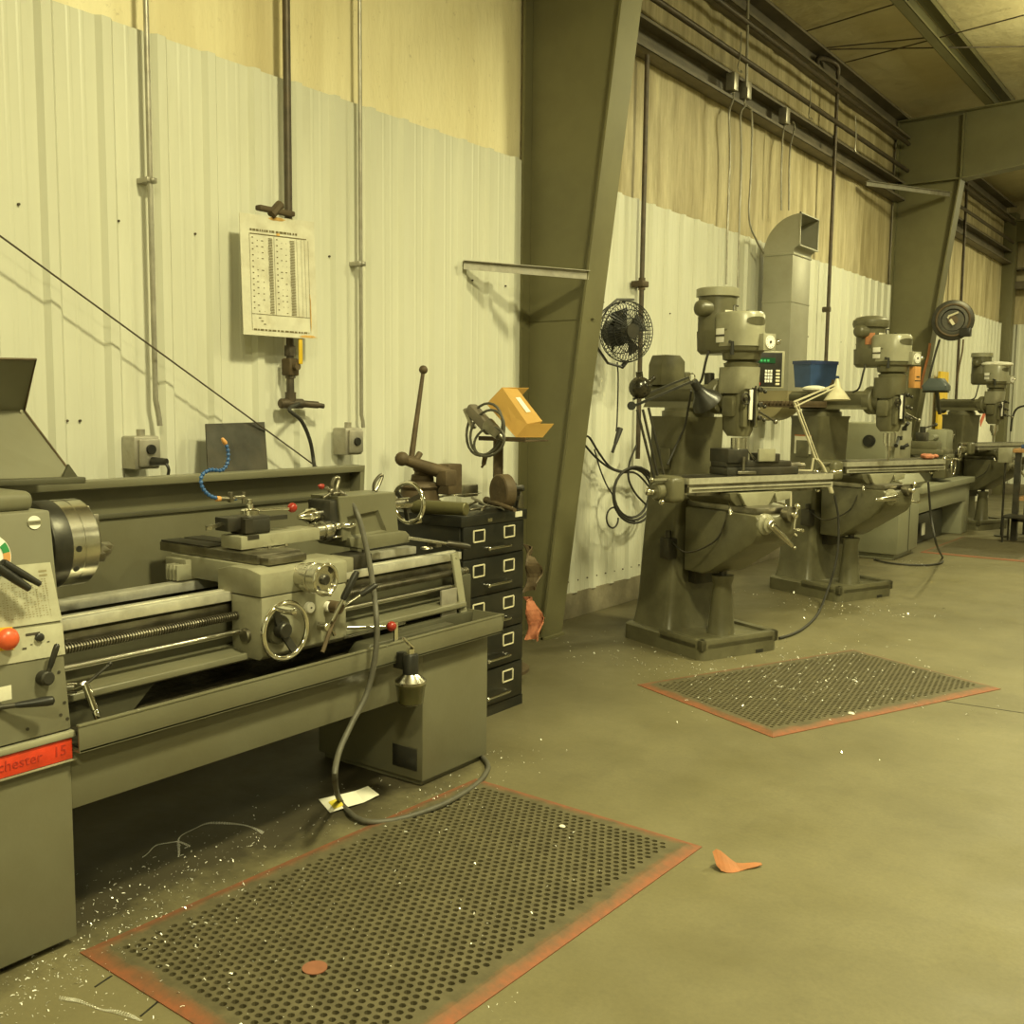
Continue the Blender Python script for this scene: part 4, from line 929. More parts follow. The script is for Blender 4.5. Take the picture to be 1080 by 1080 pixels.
# ------------------------------------------------------------------ card cabinet and what lies on it
CX0,CX1,CY0,CY1,CZ=-3.27,-2.64,3.262,3.717,.893
K=thing('card_cabinet','black five-drawer steel card cabinet behind the end of the near lathe','cabinet',((CX0+CX1)/2,(CY0+CY1)/2,0))
mb=MB(); mb.box((CX0,CY0,0),(CX1-.012,CY1,CZ-.045),.003); mb.box((CX0-.005,CY0-.006,CZ-.045),(CX1+.004,CY1+.006,CZ),.003); obj('body',mb,'black_paint',K,True)
mb=MB(); mb.box((CX1-.012,CY0,0),(CX1-.006,CY1,.045)); obj('plinth',mb,'black_paint',K,True)
zs=[.850,.708,.543,.377,.211,.047]
for i in range(5):
    zt_,zb_=zs[i]-.003,zs[i+1]+.003
    mb=MB(); mb.box((CX1-.014,CY0+.012,zb_),(CX1,CY1-.012,zt_),.003); d=obj('drawer',mb,'black_paint',K,True)
    zc=zb_+(zt_-zb_)*.68
    for yc in (CY0+.115,CY1-.125):
        mb=MB(); w_,h_=.037,.024
        for s in (-1,1): mb.box((CX1,yc-w_,zc+s*h_-.003),(CX1+.005,yc+w_,zc+s*h_+.003),.001); mb.box((CX1,yc+s*w_-.003,zc-h_),(CX1+.005,yc+s*w_+.003,zc+h_),.001)
        s_fix(obj('label_holder',mb,'ivory'),d,K,True)
    zh=zb_+(zt_-zb_)*.26; yc=(CY0+CY1)/2+.01
    mb=MB(); mb.tube([(CX1,yc-.075,zh),(CX1+.02,yc-.072,zh),(CX1+.024,yc-.05,zh),(CX1+.024,yc+.07,zh),(CX1+.02,yc+.085,zh),(CX1,yc+.088,zh)],.0055,8,3); mb.sphere((CX1+.022,yc-.075,zh),.010,10); s_fix(obj('handle',mb,'chrome'),d,K,True)
mb=MB(); mb.box((CX1+.004,CY1-.085,CZ-.030),(CX1+.007,CY1-.035,CZ-.006)); obj('top_label',mb,'cream_label',K,True)
mb=MB(); mb.box((CX1+.004,CY0+.17,CZ-.034),(CX1+.007,CY0+.20,CZ-.020)); obj('lock_plate',mb,'steel',K,True)
def cz(u,v,dz=0): return W(u,v,z=CZ+dz)
# vise-like head with the long lever
T=thing('machine_vise','brown cast vise with a tall ball-ended lever standing on the black cabinet','vise',(-3.10,3.52,CZ))
def L3(u,v,x=-3.05): return W(u,v,x=x)
mb=MB(); c=V((-3.08,3.50,CZ)); rr_=.085
mb.lathe(c,(0,0,1),[(0,.10),(.02,.105),(.03,.09),(.075,.085),(.09,.095),(.105,.085),(.115,.05)],28); obj('swivel_base',mb,'rust',T,True)
mb=MB(); mb.lathe(c+V((0,.02,.10)),(0,0,1),[(0,.055),(.04,.05),(.045,.038),(.055,.036),(.065,.044),(.075,.04),(.078,.02)],20); obj('turret_cap',mb,'rust',T,True)
a,b_=L3(424,484),L3(472,500,-2.98); mb=MB(); mb.cyl(a,b_,.022,.032,bev=.006); mb.sphere(a,.032,14); mb.cyl(L3(437,488),L3(443,478),.014); obj('arm',mb,'rust',T,True)
mb=MB(); a=L3(470,504,-2.96); mb.box(a+V((-.03,-.035,-.035)),a+V((.03,.045,.035)),.006); obj('clamp_block',mb,'rust',T,True)
mb=MB(); a=L3(476,503,-3.12); mb.box((-3.20,a.y-.02,CZ+.03),(-3.12,a.y+.085,a.z+.06),.008); obj('fixed_jaw',mb,'rust',T,True)
mb=MB(); mb.cyl(L3(434,482),L3(446,394),.0135,.0085,seg=12); lv=obj('lever',mb,'rust',T,True)
mb=MB(); mb.sphere(L3(446.5,390),.020,18); s_fix(obj('ball_end',mb,'rust'),lv,T,True)
mb=MB(); a=cz(436,534,.03); b_=cz(492,537,.032); mb.cyl(a,b_,.030,.028,seg=22,bev=.004)
obj('steel_bar',mb,mat('olive_oily_bar',(.13,.12,.055),.4,.4,.2,9,.05,60,DK,.5,5),label='thick olive cylinder lying along the cabinet top',cat='bar')
mb=MB(); mb.box(cz(488,524)+V((-.02,-.02,0)),cz(488,524)+V((.03,.09,.06)),.006); obj('steel_block',mb,'steel_dirty',label='square brownish steel block behind the tools on the cabinet',cat='block')
rnd=random.Random(11)
def toolrow():
    spec=[((452,527),(476,521),.008,'wrench','dark spanner lying nearest the vise on the cabinet top'),((470,523),(508,520),.004,'rod','thin bright rod lying across the tool pile'),((496,538),(522,533),.006,'tool_bit','bright tool bit on the cabinet front edge, leftmost'),((505,531),(528,536),.005,'tool_bit','bright tool bit crossing the pile on the cabinet'),((486,536),(505,528),.010,'boring_bar','dark boring bar in the pile on the cabinet'),((498,525),(515,534),.007,'drill_bit','drill bit in the pile on the cabinet'),((520,530),(532,538),.006,'drill_bit','short drill bit at the right of the pile on the cabinet'),((508,538),(517,529),.006,'reamer','short reamer lying in the pile on the cabinet')]
    for i,(p,q,r,nm,lb) in enumerate(spec):
        a=cz(*p,.012+.006*(i%3)); b_=cz(*q,.014+.008*(i%2)); mb=MB(); d=b_-a; mb.lathe(a,d,[(0,r*.6),(.004,r),(d.length*.45,r),(d.length*.47,r*.7),(d.length*.9,r*.7),(d.length,r*.3)],10)
        obj(nm,mb,('steel_dirty','steel','steel_dirty')[i%3],label=lb,cat=nm.replace('_',' '),group=None)
toolrow()
a,b_=cz(512,527,.03),cz(543,538,.014); mb=MB(); d=b_-a; mb.lathe(a,d,[(0,.012),(.01,.017),(d.length*.4,.015),(d.length*.6,.011),(d.length*.8,.010),(d.length,.009)],14); t=obj('file_handle',mb,'rust',label='tapered brown tool handle lying at the right of the cabinet top',cat='tool handle')
T=thing('three_jaw_chuck','old brown lathe chuck standing on edge at the cabinet corner','chuck',(-2.74,3.64,CZ))
c=W(531,515,y=3.64); ax=V((.35,.9,0)).normalized(); c.z=CZ+.078
mb=MB(); mb.lathe(c,ax,[(-.03,.072),(-.025,.078),(.02,.078),(.025,.072)],32); obj('body',mb,'rust',T,True)
u_=ax.orthogonal().normalized(); w_=ax.cross(u_)
for k in range(3):
    a=k*2*PI/3+.4; d=u_*math.cos(a)+w_*math.sin(a); mb=MB(); mb.bar(c+ax*.045+d*.01,c+ax*.045+d*.07,.02,.045,up=ax,bev=.003); mb.bar(c+ax*.07+d*.02,c+ax*.07+d*.045,.02,.03,up=ax,bev=.003); obj('jaw',mb,'steel_dark',T,True)
mb=MB(); a=cz(549,536,.0); mb.prism([(a.y-.02,CZ),(a.y+.03,CZ),(a.y+.02,CZ+.06),(a.y,CZ+.085)],'x',a.x-.03,a.x,.004); obj('angle_block',mb,'steel_dirty',label='small pointed steel block at the right end of the cabinet top',cat='block')
# stand behind the cabinet with tray, box and drill
SX,SY=-3.10,4.12
ST=thing('tool_stand','brown steel post with a small tray rising behind the cabinet','stand',(SX,SY,0))
tz=W(540,464,y=SY).z
mb=MB(); mb.lathe((SX,SY,0),(0,0,1),[(0,.17),(.015,.17),(.03,.06),(.05,.03)],28); mb.cyl((SX,SY,.03),(SX,SY,tz),.026,seg=16); obj('post',mb,'rust',ST,True)
mb=MB(); e0=W(533,464,y=SY); e1=W(563,463,y=SY); mb.box((SX-.05,SY-.10,tz-.004),(e1.x+.02,SY+.10,tz+.004),.002); mb.box((SX-.05,SY-.10,tz+.004),(e1.x+.02,SY-.094,tz+.018)); obj('tray',mb,'rust',ST,True)
# box lying tilted on the tray, one corner down
def bx(u,v,y): return W(u,v,y=y)
f=[bx(512,425,4.02),bx(529,408.5,4.02),bx(558,441,4.02),bx(545,461,4.02),bx(534,461,4.02)]
BXC=W(541,436,y=4.12)
BX=thing('cardboard_box','open orange cardboard box lying tilted on the tray next to the column','box',(BXC.x,BXC.y,tz+.005))
A1,A2,A3,A4=bx(513,426,4.02),bx(529.5,408.5,4.05),bx(556,447,4.05),bx(544,461.5,4.02)
dv=V((.075,.12,.0))
mb=MB(); mb.quad(A1,A4,A3,A2,.003); mb.quad(A1,A2,A2+dv,A1+dv,.003); mb.quad(A4,A4+dv,A3+dv,A3,.003); mb.quad(A1,A1+dv,A4+dv,A4,.003); obj('carton',mb,'cardboard',BX,True,ang=20)
T1,T2,T3=bx(544.5,408.5,4.12),bx(572,444,4.12),bx(556,447,4.05)
mb=MB(); mb.quad(A2,A3,T2,T1,.003); mb.quad(A3,A4,bx(561,459,4.1),T2,.003); obj('flap',mb,'cardboard',BX,True,ang=20)
mb=MB(); q=[A2.lerp(A3,s).lerp(T1.lerp(T2,s),t)+V((.003,-.004,.0015)) for s,t in ((.30,.42),(.72,.42),(.72,.72),(.30,.72))]; mb.quad(*q); obj('shipping_label',mb,'paper',BX,True)
# hanging electric drill with coiled cord
DR=thing('electric_drill','old grey electric drill hanging with its coiled cord beside the cardboard box','drill',tuple(W(515,470,y=4.0)))
mb=MB(); a,b_=W(496,430,y=4.0),W(519,455,y=3.98); mb.bar(a,b_,.06,.055,bev=.012); obj('motor_body',mb,'girt',DR,True)
mb=MB(); mb.cyl(W(514,447,y=3.96),W(528,460,y=3.95),.034,.026,bev=.004); mb.cyl(W(528,460,y=3.95),W(532,464,y=3.95),.02,.012); obj('gear_head',mb,'steel_dirty',DR,True)
mb=MB(); mb.bar(W(491,431,y=4.0),W(500,452,y=4.0),.03,.022,bev=.006); obj('handle',mb,'steel_dirty',DR,True)
for k,(cu,cv,ru,rv,ph) in enumerate(((511,453,19,27,0),(514,456,18,26,.5),(516,466,16,20,1.0))):
    mb=MB(); pts=[W(cu+ru*math.cos(t*PI/12+ph),cv+rv*math.sin(t*PI/12+ph)-6*math.cos(t*PI/12),y=4.0-.03*k) for t in range(25)]
    mb.tube(pts,.0065,8); obj('cord_loop',mb,'hose',DR,True)
mb=MB(); mb.cyl(W(512,480,y=4.0),W(510,490,y=4.0),.014,.011); mb.cyl(W(510,490,y=4.0),W(508,493,y=4.0),.006); obj('plug',mb,'rust',DR,True)
# coat of cloth between cabinet and column
def cloth(name,label,m,pts_top,pts_bot,yy,cat):
    mb=MB(); rows=9; n_=8; g=[]
    for j in range(rows+1):
        r=[]
        for i in range(n_+1):
            s=i/n_; t=j/rows
            u=(pts_top[0][0]*(1-s)+pts_top[1][0]*s)*(1-t)+(pts_bot[0][0]*(1-s)+pts_bot[1][0]*s)*t
            v=(pts_top[0][1]*(1-s)+pts_top[1][1]*s)*(1-t)+(pts_bot[0][1]*(1-s)+pts_bot[1][1]*s)*t
            p=W(u+4*math.sin(PI*t)*(s),v,y=yy); p.y+=.03*math.sin(s*7+t*3)+.015*math.sin(t*9+s*4); r.append(p)
        g.append(r)
    for j in range(rows):
        for i in range(n_): mb.quad(g[j][i],g[j+1][i],g[j+1][i+1],g[j][i+1],.006)
    return obj(name,mb,m,label=label,cat=cat,ang=70)
cloth('shop_rag','orange speckled shop cloth hanging at the side of the black cabinet','cloth_orange',((552,630),(562,634)),((555,672),(567,676)),3.86,'cloth')
cloth('shop_rag','dirty grey-brown cloth hanging above the orange one beside the cabinet','rust',((552,574),(563,588)),((553,624),(564,622)),3.86,'cloth')
# ------------------------------------------------------------------ milling machines
def rrect(x0,x1,y0,y1,z,r,n_=4):
    out=[]
    for cx,cy,a0 in ((x1-r,y1-r,0),(x0+r,y1-r,90),(x0+r,y0+r,180),(x1-r,y0+r,270)):
        for k in range(n_+1): a=math.radians(a0+90*k/n_); out.append(V((cx+r*math.cos(a),cy+r*math.sin(a),z)))
    return out
def stadium(ca,ra,cb,rb,z,n_=12):
    """hull of two circles along y (ca behind, cb in front)"""
    out=[]
    for k in range(n_+1): a=PI*k/n_; out.append(V((ca[0]+ra*math.cos(a),ca[1]+ra*math.sin(a),z)))
    for k in range(n_+1): a=PI+PI*k/n_; out.append(V((cb[0]+rb*math.cos(a),cb[1]+rb*math.sin(a),z)))
    return out
MC=.287
def make_mill(label,loc,rz,tdx=0.0,hy=0.0,cd=(.175,-.13),round_cap=False,ram_back=.78,hi=0.0,pm='mill'):
    R=thing('milling_machine',label,'milling machine',loc,rz)
    # base with a raised rim
    mb=MB(); mb.loft([rrect(0,.575,0,.69,0.0,.05),rrect(0,.575,0,.69,.085,.05),rrect(.012,.563,.012,.678,.095,.045)])
    for a,b_ in (((0,0,.05),(.575,.045,.113)),((0,0,.05),(.045,.36,.113)),((.53,0,.05),(.575,.36,.113))): mb.box(a,b_,.012)
    obj('base',mb,pm,R)
    mb=MB(); mb.box((.40,-.002,-.0),(.455,.02,.02)); obj('base_notch',mb,'black',R)
    mb=MB(); mb.loft([rrect(.045,.53,.34,.69,.07,.04),rrect(.065,.51,.355,.688,.12,.05),rrect(.085,.49,.365,.68,.24,.045),rrect(.105,.47,.37,.668,.55,.035),rrect(.13,.445,.36,.645,.95,.03),rrect(.13,.445,.345,.645,1.27,.03),rrect(.125,.45,.34,.65,1.30,.02)]); col=obj('column',mb,pm,R)
    mb=MB(); mb.prism([(.20,.29),(.375,.29),(.355,.37),(.22,.37)],'z',.36,.90); s_fix(obj('column_ways',mb,'steel_dark'),col,R,False)
    mb=MB(); mb.box((.114,.44,1.0),(.122,.56,1.12),.004); s_fix(obj('access_cover',mb,pm),col,R,False)
    mb=MB(); mb.box((.05,.35,.50),(.115,.43,.62),.008); mb.cyl((.08,.39,.62),(.08,.39,.66),.018); mb.tube([(.08,.36,.60),(.06,.2,.56),(.12,.05,.64),(.15,.0,.76)],.005,6,5); obj('oiler',mb,'steel_dark',R)
    # knee
    mb=MB(); mb.prism([(.33,.44),(.33,.80),(-.21,.80),(-.235,.78),(-.235,.70),(-.20,.65),(.12,.46),(.17,.44)],'x',.145,.43,.012); kn=obj('knee',mb,pm,R)
    mb=MB(); mb.box((.17,-.20,.80),(.405,.34,.835),.004); s_fix(obj('knee_ways',mb,'steel_dirty'),kn,R,False)
    mb=MB(); mb.lathe((MC,.16,.075),(0,0,1),[(0,.085),(.03,.075),(.30,.052),(.33,.062),(.35,.062)],24); ps=obj('screw_pedestal',mb,pm,R)
    mb=MB(); mb.cyl((MC,.16,.42),(MC,.16,.50),.022); s_fix(obj('elevating_screw',mb,'steel_dark'),ps,R,False)
    # saddle with apron-like guard
    mb=MB(); mb.prism([(.11,.905),(.475,.905),(.465,.87),(.42,.835),(.16,.835),(.12,.87)],'y',-.06,.30,.004); sd=obj('saddle',mb,pm,R)
    mb=MB(); mb.prism([(.16,.905),(.42,.905),(.38,.845),(.34,.81),(.24,.81),(.20,.845)],'y',-.085,-.06,.004); mb.prism([(.43,.90),(.56,.90),(.545,.86),(.45,.85)],'y',-.07,-.03,.004); s_fix(obj('way_guard',mb,'mill_light'),sd,R,False)
    # table
    x0,x1=-.15+tdx,.92+tdx
    mb=MB(); mb.box((x0,-.035,.955),(x1,.20,.99),.002); mb.box((x0,-.022,.940),(x1,.188,.956)); mb.box((x0,-.035,.912),(x1,.20,.942),.002); mb.box((x0+.1,.02,.89),(x1-.1,.15,.914)); tb=obj('table',mb,'steel_dirty',R)
    mb=MB(); mb.box((x0,-.0365,.957),(x1,-.0345,.989)); mb.box((x0,-.0365,.914),(x1,-.0345,.940)); mb.box((x0-.0015,-.034,.957),(x0,.199,.989)); s_fix(obj('table_edge_sheen',mb,'ground'),tb,R,False)  # brighter strips put the reflected light into the table edges
    for q in (.022,.082,.142):
        mb=MB(); mb.box((x0-.0005,q-.007,.9895),(x1+.0005,q+.007,.9906)); s_fix(obj('t_slot',mb,'steel_dark'),tb,R,False)
    mb=MB(); mb.box((x0+.02,-.042,.925),(x1-.02,-.037,.932)); s_fix(obj('travel_rail',mb,'steel_dirty'),tb,R,False)
    mb=MB(); mb.box((x0-.10,-.02,.86),(x0,.16,1.0),.03,seg=3); mb.cyl((x0-.10,.06,.92),(x0-.15,.06,.92),.045,bev=.008); gb=obj('power_feed_unit',mb,pm,R)
    mb=MB(); mb.cyl((x0-.15,.06,.92),(x0-.19,.06,.92),.018); mb.sphere((x0-.19,.06,.92),.022,12); s_fix(obj('feed_knob',mb,'chrome'),gb,R,False)
    mb=MB(); mb.bar((x0-.08,.02,.985),(x0-.20,.02,.985),.012,.012); mb.sphere((x0-.20,.02,.985),.014,10); s_fix(obj('feed_lever',mb,'chrome'),gb,R,False)
    mb=MB(); mb.sphere((x0-.15,.0,.87),.016,10); s_fix(obj('feed_knob',mb,'chrome'),gb,R,False)
    mb=MB(); mb.cyl((x1,.08,.93),(x1+.05,.08,.93),.045,bev=.006); eb=obj('end_bracket',mb,pm,R)
    mb=MB(); mb.cyl((x1+.05,.08,.93),(x1+.07,.08,.93),.014); mb.cyl((x1+.065,.02,.99),(x1+.065,.13,.88),.008); mb.sphere((x1+.065,.02,.99),.016,10); mb.sphere((x1+.065,.13,.88),.014,10); mb.lathe((x1+.065,.02,.99),(1,0,0),[(0,.007),(.03,.011),(.06,.011),(.065,.005)],10); s_fix(obj('table_crank',mb,'chrome'),eb,R,False)
    # cranks on the knee
    mb=MB(); mb.lathe((.20,-.22,.755),(0,-1,0),[(0,.055),(.02,.055),(.03,.042),(.045,.040),(.05,.02)],28); kc=obj('knee_crank',mb,'mill_light',R)
    mb=MB(); a=V((.20,-.275,.755)); b_=V((.20+cd[0],-.275,.755+cd[1])); mb.cyl(a+V((0,.03,0)),a+V((0,-.012,0)),.026,bev=.003); mb.lathe(a,b_-a,[(0,.016),(.03,.020),(.12,.016),(.20,.010),(.205,.006)],16); mb.sphere(b_,.011,12); s_fix(obj('crank_handle',mb,'steel'),kc,R,False)
    mb=MB(); mb.lathe((.36,-.22,.80),(0,-1,0),[(0,.04),(.02,.042),(.05,.042),(.052,.03)],28); cf=obj('cross_feed_dial',mb,'steel_dirty',R)
    mb=MB(); a=V((.36,-.285,.80)); mb.cyl(a+V((0,.02,0)),a,.014); mb.cyl(a+V((.015,0,.045)),a+V((-.005,0,-.075)),.006); mb.sphere(a+V((.015,0,.045)),.017,12); mb.sphere(a+V((.0,0,0)),.018,12); mb.lathe(a+V((-.005,0,-.075)),(.2,-1,0),[(0,.006),(.03,.010),(.055,.009),(.06,.004)],10); s_fix(obj('ball_crank',mb,'chrome'),cf,R,False)
    for p_,q_ in (((.145,-.02,.865),(.085,-.09,.825)),((.43,-.03,.855),(.47,-.11,.835))):
        mb=MB(); mb.cyl(p_,q_,.005); mb.lathe(q_,(0,-.3,-1),[(0,.007),(.03,.009),(.035,.004)],10); obj('lock_lever',mb,'chrome',R)
    # turret, ram, head
    mb=MB(); mb.lathe((MC,.49,1.30),(0,0,1),[(0,.15),(.03,.15),(.035,.135),(.05,.135)],36); obj('turret',mb,pm,R)
    mb=MB(); mb.loft([[V((x,y_,z)) for x,z in ((.19,1.35),(.385,1.35),(.365,1.385),(.385,1.42),(.385,1.455),(.355,1.48),(.22,1.48),(.19,1.455),(.19,1.42),(.21,1.385))] for y_ in (.20,ram_back)]); rm=obj('ram',mb,pm,R)
    mb=MB(); mb.cyl((MC,.20,1.415),(MC,.13,1.415),.10,bev=.006); mb.cyl((MC,.14,1.415),(MC,.08,1.415),.075); rad=obj('ram_adapter',mb,pm,R)
    mb=MB(); mb.loft([rrect(.205,.37,-.055,.11,1.43,.04),rrect(.20,.375,-.08,.115,1.455,.05),rrect(.20,.375,-.085,.115,1.52,.06),rrect(.195,.38,-.09,.115,1.57,.07)]); hd=obj('head',mb,'mill_light' if not round_cap else pm,R)
    mb=MB(); mb.loft([rrect(.235,.34,-.05,.06,1.20,.04),rrect(.225,.35,-.06,.085,1.235,.035),rrect(.225,.35,-.062,.10,1.435,.03)]); mb.box((.20,-.03,1.30),(.375,.06,1.42),.02); mb.box((.232,-.085,1.25),(.262,-.05,1.44),.006); mb.box((.312,-.085,1.25),(.342,-.05,1.44),.006); s_fix(obj('quill_housing',mb,pm),hd,R,False)
    mb=MB(); mb.cyl((MC,0,1.19),(MC,0,1.12),.043); mb.lathe((MC,0,1.12),(0,0,-1),[(0,.033),(.02,.033),(.022,.025),(.05,.023),(.052,.012),(.085,.010),(.12,.008),(.125,.002)],20); s_fix(obj('quill',mb,'steel'),hd,R,False)
    mb=MB(); mb.box((.265,-.098,1.29),(.285,-.088,1.45),.002); s_fix(obj('depth_scale',mb,'white'),hd,R,False)
    mb=MB(); mb.box((.288,-.096,1.28),(.31,-.082,1.46),.002); mb.cyl((.30,-.10,1.26),(.30,-.10,1.47),.005); s_fix(obj('stop_rod',mb,'steel_dark'),hd,R,False)
    mb=MB(); mb.torus((.225,-.105,1.40),(0,1,0),.028,.005,24,8); mb.cyl((.225,-.08,1.40),(.225,-.11,1.40),.010); s_fix(obj('feed_handwheel',mb,'steel_dark'),hd,R,False)
    for zz in (1.45,1.37,1.30): mb=MB(); mb.cyl((.345,-.08,zz),(.345,-.10,zz),.014,bev=.002); mb.sphere((.36,-.11,zz-.01),.011,10); s_fix(obj('feed_knob',mb,'steel_dark'),hd,R,False)
    mb=MB(); a=V((.375,.01,1.34)); mb.cyl(a,a+V((.05,0,0)),.022); mb.cyl(a+V((.05,0,0)),a+V((.07,-.12,-.06)),.006); mb.sphere(a+V((.07,-.12,-.06)),.014,10); s_fix(obj('quill_lever',mb,'steel_dirty'),hd,R,False)
    mb=MB(); mb.lathe((MC,.0,1.57),(0,0,1),[(0,.09),(.02,.095),(.03,.075),(.04,.10),(.075,.105),(.085,.12)],32); s_fix(obj('gear_housing',mb,pm),hd,R,False)
    # belt housing
    bk=(MC,.20); fr=(MC,-.005); lm='mill_light'
    mb=MB(); mb.loft([stadium(bk,.085,fr,.10,1.645),stadium(bk,.105,fr,.110,1.665),stadium(bk,.11,fr,.114,1.77)]); bh=obj('belt_housing',mb,pm,R)
    mb=MB(); mb.loft([stadium((MC,.05),.110,fr,.114,1.76),stadium((MC,.05),.110,fr,.114,1.845),stadium((MC,.05),.098,fr,.101,1.862)]); s_fix(obj('pulley_cover',mb,lm),bh,R,False)
    mb=MB(); mb.loft([stadium((MC,.04),.112,fr,.116,1.68),stadium((MC,.04),.112,fr,.116,1.76)]); s_fix(obj('front_casing',mb,lm),bh,R,False)
    mb=MB(); mb.box((.295,-.150,1.655),(.385,-.09,1.745),.004); s_fix(obj('speed_dial_box',mb,lm),bh,R,False)
    mb=MB(); mb.cyl((.340,-.150,1.700),(.340,-.156,1.700),.034,seg=32); dl=obj('speed_dial',mb,'white'); s_fix(dl,bh,R,False)
    mb=MB(); mb.cyl((.340,-.156,1.700),(.340,-.160,1.700),.007); 
    for k in range(12): a=k*PI/6; d=V((math.cos(a),0,math.sin(a))); mb.bar(V((.34,-.1566,1.70))+d*.024,V((.34,-.1566,1.70))+d*.030,.002,.001,up=(0,1,0))
    s_fix(obj('dial_marks',mb,'ink'),bh,R,False)
    mb=MB(); mb.cyl((.385,-.12,1.70),(.42,-.12,1.70),.010); mb.sphere((.43,-.12,1.705),.016,10); s_fix(obj('speed_knob',mb,'chrome'),bh,R,False)
    mb=MB(); mb.box((.171,.02,1.70),(.176,.08,1.775),.001); nb=obj('warning_plate',mb,'white'); s_fix(nb,bh,R,False)
    mb=MB(); mb.box((.168,.015,1.732),(.1715,.085,1.742)); s_fix(obj('plate_bar',mb,'ink'),bh,R,False)
    mb=MB(); mb.cyl((.17,-.03,1.70),(.15,-.07,1.69),.008); mb.cyl((.15,-.07,1.70),(.15,-.07,1.63),.008,.011); s_fix(obj('gear_lever',mb,'black'),bh,R,False)
    # oval name badge bent round the front of the cover
    mb=MB(); pts=[]
    for t in range(13):
        a=math.radians(-125+70*t/12); pts.append(V((fr[0]+.1155*math.cos(a),fr[1]+.1155*math.sin(a),0)))
    for t,(p,q) in enumerate(zip(pts,pts[1:])):
        h0=.020*math.sqrt(max(0,1-((t-6)/6.2)**2))+.003; h1=.020*math.sqrt(max(0,1-((t-5)/6.2)**2))+.003
        mb.quad(p+V((0,0,1.81-h0)),q+V((0,0,1.81-h1)),q+V((0,0,1.81+h1)),p+V((0,0,1.81+h0)))
    s_fix(obj('name_badge',mb,'mill'),bh,R,False)
    # motor
    mb=MB()
    if round_cap: mb.lathe((MC,.25,1.77),(0,0,1),[(0,.095),(.12,.098),(.15,.10)],36)
    else: mb.lathe((MC,.25,1.77),(0,0,1),[(0,.105),(.19,.105)],36)
    mo=obj('motor',mb,pm,R)
    mb=MB()
    if round_cap: mb.lathe((MC,.25,1.915),(0,0,1),[(0,.10),(.008,.118),(.03,.125),(.055,.122),(.075,.10),(.085,.06),(.086,.0)],36)
    else: mb.lathe((MC,.25,1.955),(0,0,1),[(0,.105),(.004,.118),(.045,.118),(.05,.11),(.052,.0)],36)
    s_fix(obj('motor_cap',mb,'mill_light' if not round_cap else pm),mo,R,False)
    mb=MB(); mb.lathe((MC-.08,.23,1.89),(-1,.1,0),[(0,.045),(.06,.045),(.075,.038),(.085,.02)],20); s_fix(obj('terminal_box',mb,pm),mo,R,False)
    mb=MB(); mb.loft([[V((MC+.1065*math.cos(a),.25+.1065*math.sin(a),z)) for a in [math.radians(-110+8*k) for k in range(6)]] for z in (1.83,1.88)],cap=False,closed=False); s_fix(obj('motor_plate',mb,'cream_label'),mo,R,False)
    mb=MB(); mb.cyl((MC+.10,.12,1.86),(MC+.10,.12,1.885),.008); mb.box((MC+.06,.05,1.86),(MC+.12,.08,1.872),.003); mb.tube([(MC-.02,.10,1.86),(MC-.01,.11,1.90),(MC+.02,.11,1.90)],.005,6,3); s_fix(obj('tension_lever',mb,'steel_dark'),mo,R,False)
    mb=MB(); mb.tube([(MC-.10,.22,1.66),(MC-.12,.22,1.60),(MC-.13,.24,1.50),(MC-.12,.30,1.47)],.007,8,6); mc_=obj('motor_cable',mb,'rubber',R)
    for o_,s_ in ((hd,.07),(bh,.07),(mo,.02),(mc_,.0),(rm,0),(rad,.05)): o_.location.y+=s_-hy
    return R
MZ=1.181
mill1=make_mill('nearest grey-green vertical milling machine with a ribbed flat motor cap',(-2.34,4.93,0),MZ)
mill2=make_mill('second vertical milling machine with rounded motor cap and red plates, behind the nearest one',(-2.32,7.07,0),MZ,tdx=.13,round_cap=True,hy=.20,cd=(-.17,-.005),ram_back=.92)
mill3=make_mill('small distant milling machine beyond the second lathe at the right edge',(-2.52,12.36,0),MZ)
mb=MB()
for k,(x,y,z,r) in enumerate(((.27,.16,1.875,.08),(.30,.08,1.875,.09),(.30,.0,1.87,.08))): mb.sphere(V((x,y,z)),r,14,(1.15,1.25,.35 if k<3 else .9))
for v in mb.b.verts: v.co=world_of(mill3)@v.co
obj('shop_rag',mb,'paper',label='white rag draped over the top of the distant milling machine',cat='rag')
def ML(root,x,y,z): return world_of(root)@V((x,y,z))
# extras bolted on the machines
mb=MB(); mb.cyl((MC-.11,.17,1.87),(MC-.112,.17,1.87),.001)
mb=MB(); mb.loft([[V((MC+.1005*math.cos(a),.25+.1005*math.sin(a),z)) for a in [math.radians(-160+9*k) for k in range(5)]] for z in (1.80,1.88)],cap=False,closed=False); _o=obj('red_sticker',mb,'leather',mill2); _o.location.y=-.18; _o['label']='red sticker on the motor'
mb=MB(); mb.box((.33,-.15,1.50),(.39,-.10,1.645),.003); _o=obj('orange_notice',mb,'orange',mill2); _o.location.y=-.13; _o['label']='orange notice under the dial'
mb=MB(); mb.box((.344,-.1515,1.57),(.376,-.150,1.58)); mb.box((.33,-.1515,1.545),(.39,-.150,1.552)); obj('notice_print',mb,'ink',mill2).location.y=-.13
mb=MB(); mb.box((.1185,.42,1.02),(.1215,.58,1.16),.0); obj('cream_notice',mb,'cream_label',mill2)
mb=MB(); mb.box((.1175,.42,1.15),(.1195,.58,1.16),.0); obj('notice_header',mb,'leather',mill2)
mb=MB(); mb.lathe((.287,.74,1.4),(0,1,0),[(0,.09),(.05,.08)],20); obj('ram_end_cap',mb,'mill',mill3)
